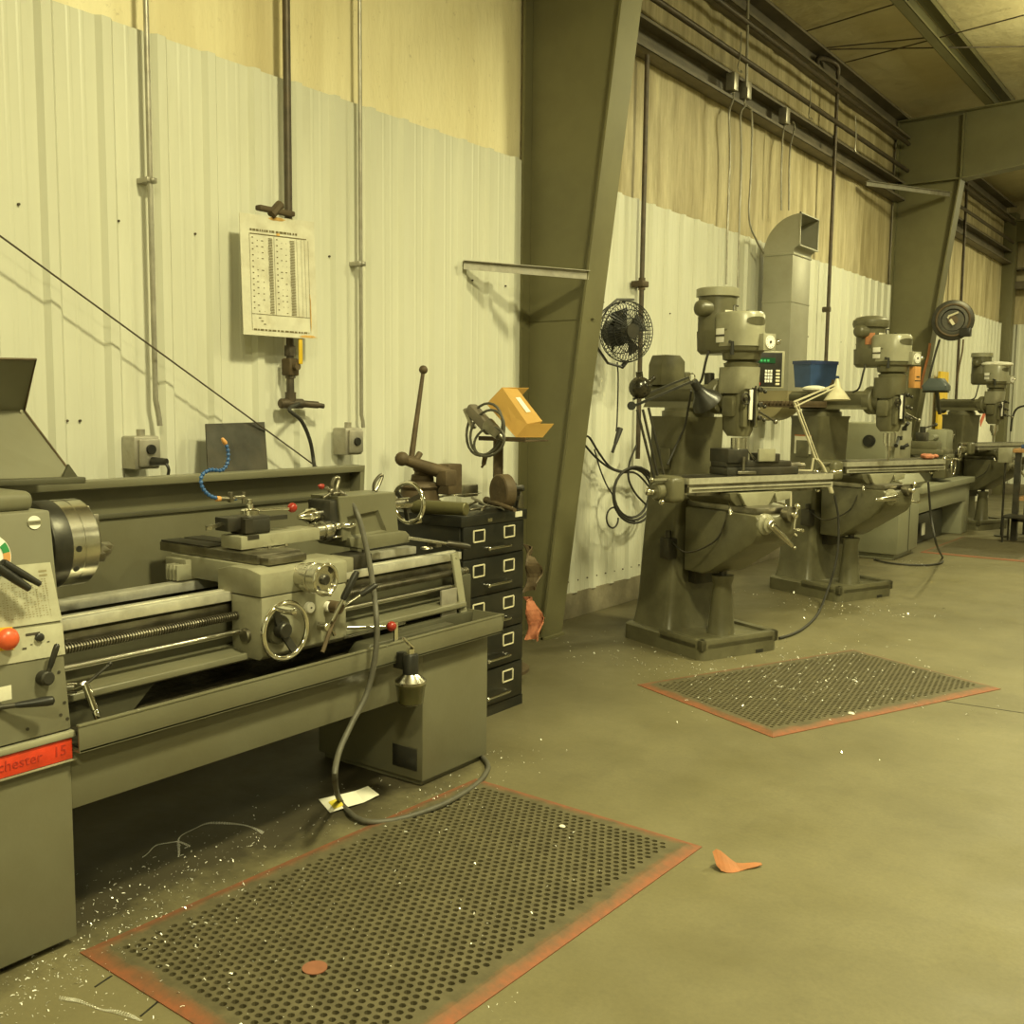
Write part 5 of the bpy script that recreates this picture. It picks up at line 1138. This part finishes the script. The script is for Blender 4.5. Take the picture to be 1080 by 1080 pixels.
# rear motor box on the ram of the first mill
mb=MB(); mb.prism([(.19,1.48),(.19,1.60),(.215,1.655),(.33,1.655),(.37,1.62),(.37,1.48)],'y',.62,.74,.006); bxm=obj('ram_motor_box',mb,'mill',mill1)
mb=MB(); mb.box((.37,.62,1.48),(.42,.70,1.56),.01); obj('ram_switch_box',mb,'mill',mill1)
mb=MB(); mb.cyl((.27,.30,1.48),(.27,.30,1.545),.028,bev=.003); mb.box((.29,.20,1.48),(.38,.36,1.50),.004); obj('ram_fittings',mb,'steel_dark',mill1)
# vise on the first table
VR=thing('machine_vise','dark machine vise with pale jaw plate on the nearest mill table','vise',tuple(ML(mill1,.40,.08,.9906)),MZ-.12)
VR.scale=(1.1,1.1,1.35)
mb=MB(); mb.box((-.20,-.07,0),(.24,.08,.032),.006); mb.box((-.20,-.06,.032),(.20,.07,.055),.004); obj('base',mb,'steel_dark',VR)
mb=MB(); mb.box((-.20,-.075,.05),(-.08,.08,.105),.005); obj('fixed_jaw',mb,'steel_dark',VR)
mb=MB(); mb.box((.04,-.070,.05),(.12,.075,.085),.005); obj('moving_jaw',mb,'steel_dark',VR)
mb=MB(); mb.box((-.02,-.08,.055),(.08,-.066,.105),.002); obj('jaw_plate',mb,'mill_light',VR)
mb=MB(); mb.cyl((.20,0,.03),(.30,0,.03),.016); mb.cyl((.29,0,.03),(.33,0,.03),.012); obj('screw',mb,'steel_dirty',VR)
mb=MB(); mb.cyl((-.12,-.09,.02),(-.12,-.09,.075),.008); mb.bar((-.14,-.07,.012),(-.06,-.11,.012),.02,.012,bev=.002); obj('clamp_bolt',mb,'steel_dirty',VR)
# sheet metal chip guard strips hanging from the quill
mb=MB(); a=ML(mill1,.30,.05,1.16); b_=ML(mill1,.38,.03,1.055)
for s in (0,1): mb.bar(a+V((0,0,.0-.01*s)),b_+V((.01*s,.02*s,.0)),.012,.002)
a=ML(mill1,.29,-.03,1.15); obj('coolant_strip',mb,'steel',label='pair of thin bright strips slanting from the nearest mill spindle to its vise',cat='strip')
# digital readout
D0=ML(mill1,.60,.30,1.465)
DRO=thing('digital_readout','small box with keypad and green digits between the nearest mill and the duct','readout',tuple(D0),MZ-.42)
mb=MB(); mb.box((0,0,0),(.19,.06,.215),.006); obj('housing',mb,'mill_light',DRO)
mb=MB(); mb.box((.006,-.003,.012),(.172,.001,.205),.001); fp=obj('keypad_panel',mb,'black',DRO)
mb=MB(); mb.box((.03,-.006,.145),(.13,-.003,.175)); s_fix(obj('display',mb,'dimgreen'),fp,DRO,False)
mb=MB()
for k in range(3): mb.box((.04+.02*k,-.0075,.153),(.053+.02*k,-.006,.166))
s_fix(obj('digits',mb,'lens_green'),fp,DRO,False)
for i in range(3):
    for j in range(4): mb=MB(); mb.box((.070+i*.016,-.006,.035+j*.019),(.082+i*.016,-.003,.050+j*.019),.001); s_fix(obj('key',mb,'white'),fp,DRO,False)
for j in range(5): mb=MB(); mb.box((.135,-.006,.02+j*.019),(.160,-.003,.032+j*.019),.001); s_fix(obj('key',mb,'ivory'),fp,DRO,False)
mb=MB(); mb.box((.012,-.006,.018),(.045,-.003,.034),.001); s_fix(obj('red_key',mb,'red'),fp,DRO,False)
mb=MB(); mb.cyl((.10,.06,.10),(.10,.14,.10),.014); mb.cyl((.10,.14,.10),(-.12,.14,-.02),.014); mb.cyl((-.12,.14,-.02),(-.25,.20,-.05),.014); obj('mounting_arm',mb,'mill',DRO)
mb=MB(); mb.cyl((.02,.03,.215),(.02,.03,.25),.010); mb.tube([(.02,.03,.24),(.06,.03,.25),(.07,.02,.27)],.006,6,3); obj('swivel_clamp',mb,'steel',DRO)
# ------------------------------------------------------------------ black swing-arm work light of the first mill
def PL(u,v,root,y): # point on a plane parallel to the front of a machine
    o=ML(root,0,y,0); n_=world_of(root).to_3x3()@V((0,1,0)); return WP(u,v,o,n_)
WL=thing('work_light','black swing-arm work lamp clamped to the left end of the nearest mill table','lamp',tuple(PL(690,505,mill1,.10)))
def P1(u,v,y=.12): return PL(u,v,mill1,y)
mb=MB()
for (a,b_) in (((672,432),(690,504)),((678,432),(694,503)),((684,430),(700,500))): mb.bar(P1(*a),P1(*b_),.012,.008)
obj('lower_arm',mb,'steel_dark',WL,True)
mb=MB(); mb.bar(P1(664,430),P1(728,403),.014,.012); mb.bar(P1(668,421),P1(726,398),.010,.010); mb.cyl(P1(666,428,.10),P1(666,428,.14),.022); obj('upper_arm',mb,'black',WL,True)
mb=MB(); mb.sphere(P1(675,409),.058,20,(1,1,1)); mb.cyl(P1(675,400),P1(674,392),.018); mb.cyl(P1(684,403),P1(690,398),.012); obj('joint_housing',mb,mat('glossy_black_dirty',(.02,.018,.012),.22,.2,.4,18,.2,40,(.2,.17,.1),.5,14),WL,True)
a=P1(731,402); b_=P1(744,422); d=(b_-a)
mb=MB(); mb.cyl(a,a+d*.45,.022,.025,bev=.003); mb.lathe(a+d*.4,d,[(0,.028),(.03,.038),(.075,.075),(.10,.085),(.098,.082),(.03,.03)],28); obj('lamp_shade',mb,'black',WL,True)
mb=MB(); mb.torus(P1(730,398),d.cross(V((0,0,1))),.02,.004,20,6); obj('hook',mb,'chrome',WL,True)
pipe('black cable looping from the work lamp down the column of the nearest mill','cable','lamp_cable',[P1(729,412),P1(726,430,.2),P1(722,450,.28),P1(712,472,.33),P1(704,490,.3)],.006,'rubber',smooth=6)
# cream swing-arm lamp of the second mill
def P2(u,v,y=-.05): return PL(u,v,mill2,y)
WL=thing('work_light','cream swing-arm lamp with a conical shade in front of the second mill','lamp',tuple(P2(880,520)))
mb=MB(); mb.bar(P2(838,425),P2(860,484),.014,.010); mb.bar(P2(841,424),P2(863,484),.006,.006); obj('lower_arm',mb,'ivory',WL,True)
mb=MB(); mb.bar(P2(837,424),P2(882,405),.010,.010); mb.bar(P2(838,429),P2(880,409),.008,.008); obj('upper_arm',mb,'ivory',WL,True)
c=P2(883,404); mb=MB(); mb.lathe(c,(.05,-.05,-1),[(-.03,.010),(0,.020),(.03,.026),(.06,.05),(.115,.088),(.115,.084),(.03,.02)],28); obj('lamp_shade',mb,'ivory',WL,True)
mb=MB(); mb.tube([P2(862,484),P2(868,492),P2(874,506),P2(878,520)],.010,8,4); mb.cyl(P2(872,505),P2(877,519),.015); mb.bar(P2(856,496),P2(834,496),.012,.010); mb.bar(P2(858,483),P2(856,496),.012,.008); obj('clamp_arm',mb,'ivory',WL,True)
pipe('dark power cable hanging from the second mill to the floor by the nearest mill','cable','power_cable',[P2(880,522),P2(884,545),P2(884,575),P2(880,600),P2(872,625)]+[W(862,648,z=.02),W(848,662,z=.012),W(835,669,z=.012),W(822,673,z=.012)],.008,'rubber',smooth=8)
pipe('dark cable from the second mill table down to the floor beside the second lathe','cable','power_cable',[W(979,508,y=7.8),W(982,545,y=7.9),W(988,575,y=7.9)]+[W(994,588,z=.012),W(992,594,z=.012),W(970,596,z=.012),W(940,594,z=.012),W(922,590,z=.012)],.008,'rubber',smooth=8)
pipe('cream vertical hose dropping in front of the right end of the nearest mill table','hose','coolant_line',[P2(834,496,-.2),P2(834,520,-.2),P2(834,545,-.2),P2(836,560,-.2),P2(840,565,-.2)],.007,'ivory',smooth=5)
# blue bin, bottle and rag on the second mill's ram
bb=thing('storage_bin','blue plastic bin with a dark rim on top of the second mill arm','bin',tuple(ML(mill2,.20,.52,1.481)),MZ)
mb=MB(); mb.loft([rrect(.0,.26,0,.16,.03,.01),rrect(-.015,.275,-.01,.17,.205,.01)]); obj('body',mb,'blue',bb)
mb=MB(); mb.loft([rrect(-.02,.28,-.015,.175,.200,.01),rrect(-.02,.28,-.015,.175,.225,.01)]); obj('rim',mb,'screen_blue',bb)
mb=MB(); mb.box((.275,.0,.05),(.31,.12,.12),.008); obj('handle',mb,'blue',bb)
mb=MB(); c=ML(mill2,.16,.45,1.481); mb.sphere(c+V((0,0,.015)),.06,14,(1.5,1,.42)); obj('shop_rag',mb,'paper',label='crumpled white rag in front of the blue bin',cat='rag')
c=ML(mill2,.30,.40,1.481); mb=MB(); mb.lathe(c,(0,0,1),[(0,.022),(.05,.022),(.065,.010),(.085,.009)],16); obj('oil_bottle',mb,'rust',label='small brown bottle in front of the blue bin',cat='bottle')
mb=MB(); mb.box((.0,.25,1.28),(.20,.80,1.30),.004)
t_=thing('parts_tray','ribbed brown tray fixed along the arm of the second mill','tray',tuple(ML(mill2,.06,.45,1.36)),MZ)
mb=MB(); mb.box((-.20,-.10,.0),(.13,.42,.012),.003); obj('tray_floor',mb,'rust',t_)
for k in range(14): mb=MB(); mb.box((-.205,-.10+.037*k,.012),(.13,-.085+.037*k,.045),.002); obj('divider',mb,'rust',t_)
rg=ML(mill2,.98,.06,.9906); mb=MB()
for k in range(9):
    mb.sphere(rg+V((random.uniform(-.10,.10)*.4,random.uniform(-.11,.11),.018)),random.uniform(.02,.035),10,(1,1.4,.7))
obj('shop_rag',mb,'cloth_orange',label='crumpled orange rag on the second mill table',cat='rag')
# ------------------------------------------------------------------ fan
fc=W(660,350,x=-3.22); fax=V((.92,-.39,0)).normalized()
FN=thing('wall_fan','round black caged fan on a bent bracket between the near column and the nearest mill','fan',tuple(fc))
u_=V((-fax.y,fax.x,0)); w_=V((0,0,1))
def disc(p,a,r): return fc+fax*p+(u_*math.cos(a)+w_*math.sin(a))*r
mb=MB(); Rf=.188
for p,r in ((.0,Rf),(.035,Rf*.97),(.055,.13),(.062,.08),(-.03,.95*Rf),(-.06,.13)): mb.torus(fc+fax*p,fax,r,.003,40,6)
for k in range(48):
    a=k*PI/24; mb.tube([disc(.068,a,.04),disc(.06,a+.05,.10),disc(.035,a+.1,Rf*.96),disc(0,a+.1,Rf),disc(-.03,a+.1,Rf*.95),disc(-.065,a+.05,.09),disc(-.07,a,.045)],.0022,4)
obj('cage',mb,'black',FN,True)
mb=MB(); mb.cyl(fc+fax*.066,fc+fax*.074,.045,seg=28); obj('centre_badge',mb,'steel_dark',FN,True)
mb=MB(); mb.cyl(fc-fax*.16,fc-fax*.05,.085,bev=.02,seg=24); mb.cyl(fc-fax*.05,fc+fax*.03,.03); obj('motor',mb,'black',FN,True)
for k in range(4):
    a=k*PI/2+.5; mb=MB(); mb.quad(disc(.02,a-.2,.035),disc(.025,a-.42,.150),disc(-.015,a+.42,.155),disc(-.01,a+.25,.035),.003); obj('blade',mb,'black',FN,True)
mb=MB(); mb.tube([W(668,316,x=-3.40),W(651,316,x=-3.30),W(631,333,x=-3.22),W(628,345,x=-3.2),W(626,361,x=-3.22),W(641,383,x=-3.28),W(656,387,x=-3.22)],.009,6); mb.cyl(W(656,387,x=-3.22),W(660,382,x=-3.22),.014); obj('bracket',mb,'black',FN,True)
pipe('thin fan cord hanging down the wall to a plug','cord','fan_cord',W3([(651,382),(652,400),(651,440),(650,455)],x=-3.30),.005,'rubber',smooth=4)
mb=MB(); mb.cyl(W(654,452,x=-3.32),W(649,468,x=-3.32),.020,.012); mb.cyl(W(649,468,x=-3.32),W(646,477,x=-3.32),.010); obj('cord_plug',mb,'rubber',label='black plug and socket hanging below the fan',cat='plug')
# cables on the wall by the column
def wc(pts,lab,r=.007,x=-3.36): return pipe(lab,'cable','wall_cable',W3(pts,x=x),r,'rubber',smooth=8)
wc([(617,460),(622,462),(632,478),(643,492),(655,497),(668,498)],'black cable sagging from the column toward the coil, upper run')
wc([(614,466),(628,482),(642,493),(655,498),(672,500),(690,520)],'black cable sagging from the column toward the coil, lower run')
def ring(cu,cv,ru,rv,lab,n_=1,r=.0085):
    pts=[]
    for t in range(24*n_+1):
        a=t*PI/12; k=t/24; pts.append(W(cu+(ru+k*2)*math.cos(a)+k*1.5,cv+(rv+k*2)*math.sin(a)+k,x=-3.36+.006*k))
    mb=MB(); mb.tube(pts,r,8); obj('coiled_cable',mb,'rubber',label=lab,cat='cable')
ring(666,520,18,25,'large coil of black cable hanging on the wall left of the nearest mill',3)
ring(646,546,6,10,'small oval loop of black cable hanging below the large coil',1,.006)
wc([(671,470),(664,488),(663,505),(670,520),(681,532)],'black cable curving down behind the left end of the nearest mill table')
wc([(627,474),(633,495),(640,512),(646,522),(650,535),(660,545),(672,552)],'thin black cable hanging left of the coil',.005)
# ------------------------------------------------------------------ duct
DX0,DX1,DY0,DY1=-3.40,-3.15,8.10,8.50
zt=W(833,268,x=DX1).z; zt=W(833,266,y=DY0).z; zb=W(835,412,y=DY0).z
DU=thing('ventilation_duct','tall square grey sheet-metal duct with a curved elbow at the top','duct',((DX0+DX1)/2,(DY0+DY1)/2,zb-.25))
mb=MB(); mb.box((DX0,DY0,zb),(DX1,DY1,zt),.004); mb.box((DX0-.006,DY0-.006,zt-.02),(DX1+.006,DY1+.006,zt),.002); mb.box((DX0-.004,DY0-.004,(zt+zb)/2+.16),(DX1+.004,DY1+.004,(zt+zb)/2+.168)); obj('shaft',mb,'duct',DU,True)
def elbow(cx,cz,r0,r1,a0,a1,y0,y1,open_end=True):
    mb=MB(); n_=12; pin=[];pout=[]
    for k in range(n_+1):
        a=math.radians(a0+(a1-a0)*k/n_); pout.append((cx+r1*math.cos(a),cz+r1*math.sin(a))); pin.append((cx+r0*math.cos(a),cz+r0*math.sin(a)))
    def sh(P,Q):
        for (p,q) in zip(P,P[1:]): mb.quad((p[0],y0,p[1]),(q[0],y0,q[1]),(q[0],y1,q[1]),(p[0],y1,p[1]),.002)
    sh(pout,0); sh(pin,0)
    for y in (y0,y1):
        for k in range(n_): mb.quad((pin[k][0],y,pin[k][1]),(pout[k][0],y,pout[k][1]),(pout[k+1][0],y,pout[k+1][1]),(pin[k+1][0],y,pin[k+1][1]),.002)
    return mb
mb=elbow(DX1+.05,zt,.05,.05+(DX1-DX0),180,88,DY0,DY1); 
obj('top_elbow',mb,'duct',DU,True,ang=30)
mb=MB(); x=DX1+.05
mb.box((x-.006,DY0-.008,zt+.05),(x+.006,DY0+.006,zt+.31)); mb.box((x-.006,DY1-.006,zt+.05),(x+.006,DY1+.008,zt+.31)); mb.box((x-.006,DY0-.008,zt+.045),(x+.01,DY1+.008,zt+.055)); mb.box((x-.006,DY0-.008,zt+.298),(x+.006,DY1+.008,zt+.308)); obj('opening_flange',mb,'duct',DU,True)
mb=elbow(DX0,zb,.01,DX1-DX0,0,-90,DY0,DY1); obj('bottom_elbow',mb,mat('painted_elbow',(.28,.24,.13),.5,0,.12,4),DU,True,ang=30)
# ------------------------------------------------------------------ cord reel on the far column
rc=W(1005,338,y=11.72); RL=thing('cord_reel','round dark cord reel hanging at the far column','reel',tuple(rc))
rx=V((.25,-.97,0)).normalized()
mb=MB(); mb.lathe(rc-rx*.05,rx,[(0,.205),(.008,.212),(.02,.212),(.022,.13),(.05,.12),(.052,.13),(.08,.212),(.095,.212),(.1,.205),(.1,.12),(.085,.11),(.085,.0)],40); obj('drum',mb,'steel_dark',RL,True)
mb=MB(); mb.torus(rc+rx*.052,rx,.165,.012,36,8); mb.cyl(rc+rx*.03,rc+rx*.06,.05); obj('hub_ring',mb,'rust',RL,True)
mb=MB(); mb.bar(rc+rx*.062+V((-.05,0,.04)),rc+rx*.062+V((.01,0,-.05)),.03,.01,up=rx); mb.bar(rc+rx*.062+V((-.05,0,.04)),rc+rx*.062+V((.05,0,.08)),.02,.01,up=rx); obj('spring_plate',mb,'ivory',RL,True)
mb=MB(); p=W(1019,351,y=11.7); mb.box(p+V((-.06,-.04,-.04)),p+V((.05,.04,.05)),.012); obj('cord_guide',mb,'black',RL,True)
mb=MB(); mb.bar(rc-rx*.05,W(988,335,y=11.88),.08,.02); obj('wall_bracket',mb,'steel_dark',RL,True)
mb=MB(); mb.tube([W(991,358,y=11.7),W(986,375,y=11.7),W(981,395,y=11.7),W(979,412,y=11.7)],.012,8,4); obj('hose',mb,'rubber',RL,True)
mb=MB(); mb.tube([W(1016,358,y=11.7),W(1015,370,y=11.7),W(1012,385,y=11.7),W(1009,402,y=11.7)],.009,8,4); obj('cord',mb,'rust',RL,True)['label']='reddish cord end'
pipe('red hose hanging along the edge of the far column','hose','red_hose',[W(981,362,y=11.85),W(979,375,y=11.85),W(974,395,y=11.85),W(971,410,y=11.85)],.014,'leather',smooth=4)
# things near the far column
def wallbox(name,label,cat,u0,v0,u1,v1,x,m,th=.02,group=None):
    a=W(u0,v0,x=x); b_=W(u1,v0,x=x); c=W((u0+u1)/2,v1,x=x)
    mb=MB(); mb.box((x-th,min(a.y,b_.y),0.0),(x,max(a.y,b_.y),(a.z+b_.z)/2),.003); return obj(name,mb,m,label=label,cat=cat)
wallbox('yellow_board','tall yellow board standing against the far wall beside the cord reel','board',992,392,1001,470,-3.40,'yellow',.03)
nb_=wallbox('notice_board','tall white board with a red flash against the far wall','board',1030,428,1048,470,-3.40,'paper',.03)
mb=MB(); a=W(1034,447,x=-3.395); b_=W(1041,430,x=-3.395); mb.bar(a,b_,.10,.004,up=(1,0,0)); rf_=obj('red_flash',mb,'estop'); s_fix(rf_,nb_,nb_,True); rf_['label']='slanting red strip'
c=W(988,412,y=11.6); bn=thing('parts_bin','grey-blue bin on a bracket at the far column','bin',tuple(c))
mb=MB(); mb.loft([rrect(-.12,.12,-.10,.10,0,.02),rrect(-.135,.12,-.11,.10,.05,.02),rrect(-.07,.06,-.08,.08,.13,.02)]); obj('body',mb,mat('slate_plastic',(.07,.085,.085),.45),bn)
mb=MB(); mb.bar((0,0,0),(.02,.1,-.25),.03,.03); mb.bar((-.14,0,-.01),(.12,0,-.01),.06,.02); obj('bracket',mb,'steel_dark',bn)
# ------------------------------------------------------------------ second lathe
L2=thing('engine_lathe','second grey lathe far back behind the second mill, seen from its headstock end','lathe',(-2.85,10.8,0))
g2=mat('second_lathe_paint',(.26,.26,.18),.45,0,.08,3,.03,40,(.12,.10,.05),.4,3)
mb=MB(); mb.box((-3.1,9.40,.05),(-2.58,10.06,.62),.01); mb.box((-3.06,9.44,0),(-2.62,10.02,.05)); obj('headstock_pedestal',mb,g2,L2,True)
mb=MB(); mb.box((-2.575,9.72,.06),(-2.573,9.73,.61)); mb.box((-2.95,9.397,.42),(-2.82,9.3995,.52),.0); obj('pedestal_seams',mb,'steel_dark',L2,True)
mb=MB(); mb.box((-3.25,9.40,.62),(-2.72,10.15,1.23),.015); obj('headstock',mb,g2,L2,True)
mb=MB(); mb.prism([(-2.72,.62),(-2.60,.62),(-2.56,.68),(-2.64,.78),(-2.72,.84)],'y',9.4,10.15,.006); obj('quadrant_cover',mb,g2,L2,True)
mb=MB(); c=W(917,465,y=9.398); mb.lathe(c,(0,-1,0),[(0,.055),(.02,.055),(.022,.03),(.03,.03)],28); obj('end_knob',mb,'black',L2,True)
mb=MB(); mb.box((-2.72,9.60,.86),(-2.70,10.12,1.24),.004); pf=obj('control_panel',mb,'mill_light',L2,True)
for (u,v,du,dv) in ((953,452,5,-6),(948,462,-3,8),(951,472,7,-3)):
    p=W(u,v,x=-2.69); q=W(u+du,v+dv,x=-2.64); mb=MB(); mb.cyl((-2.70,p.y,p.z),(-2.66,p.y,p.z),.02); mb.cyl(p,q,.012,.018); s_fix(obj('lever',mb,'black'),pf,L2,True)
mb=MB(); mb.box((-3.05,10.06,.56),(-2.555,12.22,.62),.004); mb.box((-2.60,10.06,.37),(-2.59,12.0,.56),.003); obj('chip_pan',mb,g2,L2,True)
mb=MB(); mb.box((-3.05,11.90,0),(-2.60,12.2,.56),.01); obj('tailstock_pedestal',mb,g2,L2,True)
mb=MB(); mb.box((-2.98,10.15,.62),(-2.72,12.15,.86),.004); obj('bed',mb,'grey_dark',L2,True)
mb=MB(); mb.box((-2.99,10.15,.86),(-2.92,12.15,.89),.002); mb.box((-2.78,10.15,.86),(-2.70,12.15,.89),.002); obj('bed_ways',mb,'steel',L2,True)
mb=MB(); mb.cyl((-2.85,10.15,1.06),(-2.85,10.30,1.06),.11,bev=.006,seg=32); mb.cyl((-2.85,10.3,1.06),(-2.85,10.36,1.06),.05); obj('chuck',mb,'steel',L2,True)
mb=MB(); mb.box((-3.02,10.95,.89),(-2.60,11.35,.95),.008); mb.box((-2.70,10.97,.66),(-2.58,11.33,.90),.008); mb.box((-2.93,11.0,.95),(-2.68,11.2,1.03),.006); obj('carriage',mb,'mill',L2,True)
handwheel(L2,'carriage_handwheel',(-2.53,11.08,.78),(1,0,0),.09,.010,.022,.5,.06)
handwheel(L2,'cross_slide_handwheel',(-2.50,11.18,.93),(1,0,0),.055,.008,.018,.5,.05)
mb=MB(); mb.box((-2.90,11.03,1.03),(-2.80,11.15,1.12),.005); mb.cyl((-2.85,11.09,1.12),(-2.85,11.09,1.18),.03); mb.cyl((-2.85,11.09,1.16),(-2.75,11.2,1.2),.008); mb.sphere((-2.75,11.2,1.2),.02,10); obj('tool_post',mb,'steel_dark',L2,True)
mb=MB(); mb.box((-2.96,11.65,.89),(-2.74,11.95,1.14),.03); mb.cyl((-2.85,11.45,1.06),(-2.85,11.65,1.06),.03); obj('tailstock',mb,g2,L2,True)
handwheel(L2,'tailstock_handwheel',(-2.85,12.03,1.06),(0,1,0),.09,.009,.022,.5,.06)
mb=MB(); mb.box((-3.30,10.1,.6),(-3.28,12.15,1.10),.004); obj('backsplash',mb,g2,L2,True)
mb=MB(); mb.box((-3.08,10.06,.0),(-3.04,11.95,.56)); mb.box((-3.0,10.3,.0),(-2.75,11.7,.30),.02); obj('shade_panel_and_sump',mb,'black',L2,True)  # black back panel added as the shade under the bed, with a sump
for k,(yy,hh,m_,lb,nm) in enumerate(((9.50,.05,'paper','small white jar on the second lathe headstock','jar'),(9.56,.06,'ivory','small cream jar on the second lathe headstock','jar'),(9.72,.05,'blue','small blue box on the second lathe headstock','box'))):
    c=V((-2.85,yy,1.23)); mb=MB(); (mb.box(c-V((.04,.04,0)),c+V((.05,.05,hh)),.004) if nm=='box' else mb.lathe(c,(0,0,1),[(0,.018),(hh,.018)],12)); obj(nm,mb,m_,label=lb,cat=nm)
c=W(974,550,z=.0); mb=MB(); mb.box((0,0,0),(.012,.09,.12),.002); o=obj('paper_card',mb,'paper',label='white card standing under the second lathe',cat='card'); p_=W(974,554,x=-2.72); o.location=(-2.72,p_.y,max(0,W(974,564,x=-2.72).z))
# ------------------------------------------------------------------ far bench, stool
bp=V((-2.04,12.02,0)); BN=thing('work_bench','cluttered wooden work bench at the far right edge','bench',tuple(bp))
mb=MB(); mb.box((-.05,-.35,.92),(1.9,.45,.96),.004); obj('bench_top',mb,'wood',BN)
for x in (0,1.8):
    for y in (-.3,.38): mb=MB(); mb.box((x-.03,y-.03,0),(x+.03,y+.03,.92)); obj('leg',mb,'steel_dark',BN)
mb=MB(); mb.box((0,-.3,.42),(1.8,.4,.45)); obj('shelf',mb,'wood',BN)
mb=MB(); mb.box((-.02,-.33,.2),(1.83,-.30,.24)); obj('stretcher',mb,'steel_dark',BN)
cl=[((0,-.2,.96),(.28,.1,1.0),'blue','flat blue tray on the far bench','tray'),((.05,-.25,1.0),(.22,-.1,1.03),'leather','orange strip on the flat blue tray of the far bench','strip'),((.35,-.2,.96),(.6,.05,1.16),'ivory','cream carton on the far bench','box'),((.40,-.15,1.16),(.56,.0,1.24),'yellow','small yellow carton on top of the cream one','box'),((.7,-.2,.96),(.95,0,1.08),'steel_dirty','grey case on the far bench beside the cream carton','case'),((1.1,-.2,.96),(1.4,.0,1.2),'rust','brown carton on the far bench','box')]
for a,b_,m_,lb,ct in cl: mb=MB(); mb.box(bp+V(a),bp+V(b_),.006); obj(ct+'_on_bench' if False else ct,mb,m_,label=lb,cat=ct)
cl=[((.1,-.25,.45),(.3,.0,.62),'cardboard','orange carton on the lower shelf of the far bench'),((.4,-.25,.45),(.55,0,.60),'rust','brown carton on the lower shelf of the far bench'),((.7,-.25,.45),(.95,0,.68),'ivory','cream carton on the lower shelf of the far bench')]
for a,b_,m_,lb in cl: mb=MB(); mb.box(bp+V(a),bp+V(b_),.006); obj('carton',mb,m_,label=lb,cat='box')
p_=W(1061,480,y=12.0); mb=MB(); mb.box(p_-V((.07,.05,.08)),p_+V((.07,.05,.08)),.008)
cbx=thing('control_box','grey control box on a thin post in front of the far bench','box',(p_.x,p_.y,0))
obj('housing',mb,'mill_light',cbx,True); mb=MB(); mb.cyl((p_.x,p_.y,0.0),(p_.x,p_.y,p_.z-.08),.011); mb.lathe((p_.x,p_.y,0),(0,0,1),[(0,.07),(.012,.07)],20); obj('post',mb,'steel_dark',cbx,True)
sp=W(1062,573,z=0); SL=thing('metal_stool','low dark metal stool frame on the floor at the far right','stool',tuple(sp+V((.15,.1,0))))
mb=MB(); mb.box((-.2,-.15,.26),(.25,.15,.285),.004); obj('seat',mb,'steel_dark',SL)
for x,y in ((-.19,-.14),(.24,-.14),(-.19,.14),(.24,.14)): mb=MB(); mb.cyl((x,y,0),(x,y,.26),.010,seg=8); obj('leg',mb,'steel_dark',SL)
pipe('dark curved cable hanging above the far bench','cable','hanging_cable',[W(1066,455,y=13.4),W(1068,440,y=13.4),W(1074,430,y=13.4),W(1090,427,y=13.4)],.012,'rubber',smooth=5)
# ------------------------------------------------------------------ light
def lamp(x,y,z,e,size=.5,col=(1,.93,.60),up=.28):
    ld=bpy.data.lights.new('bay_or_fill','AREA'); ld.shape='DISK'; ld.size=size; ld.energy=e; ld.color=col; ld.spread=math.radians(170)
    o=bpy.data.objects.new('bay_or_fill_light',ld); COL.objects.link(o); o.location=(x,y,z)
    pd=bpy.data.lights.new('bay_or_fill_glow','POINT'); pd.energy=e*up; pd.color=col; pd.shadow_soft_size=.2
    o=bpy.data.objects.new('bay_or_fill_glow',pd); COL.objects.link(o); o.location=(x,y,z-.12)
LC=(1,.935,.50)
lamp(.2,5.2,4.4,180,.5,LC); lamp(-.1,2.0,4.4,185,.5,LC); lamp(1.6,-1.6,4.4,150,.5,LC); lamp(-1.1,9.7,4.30,95,.4,LC,.62); lamp(-.5,15.5,4.35,150,.5,LC); lamp(5,8,4.4,90,.5,LC)  # second lamp is an added fill that brightens the left wall
w=bpy.data.worlds.new('world'); SC.world=w; w.use_nodes=True; w.node_tree.nodes['Background'].inputs[0].default_value=(.8,.7,.4,1); w.node_tree.nodes['Background'].inputs[1].default_value=.02
SC.view_settings.view_transform='Standard'; SC.view_settings.look='None'; SC.view_settings.gamma=1; SC.view_settings.use_curve_mapping=False
SC.view_settings.exposure=.34
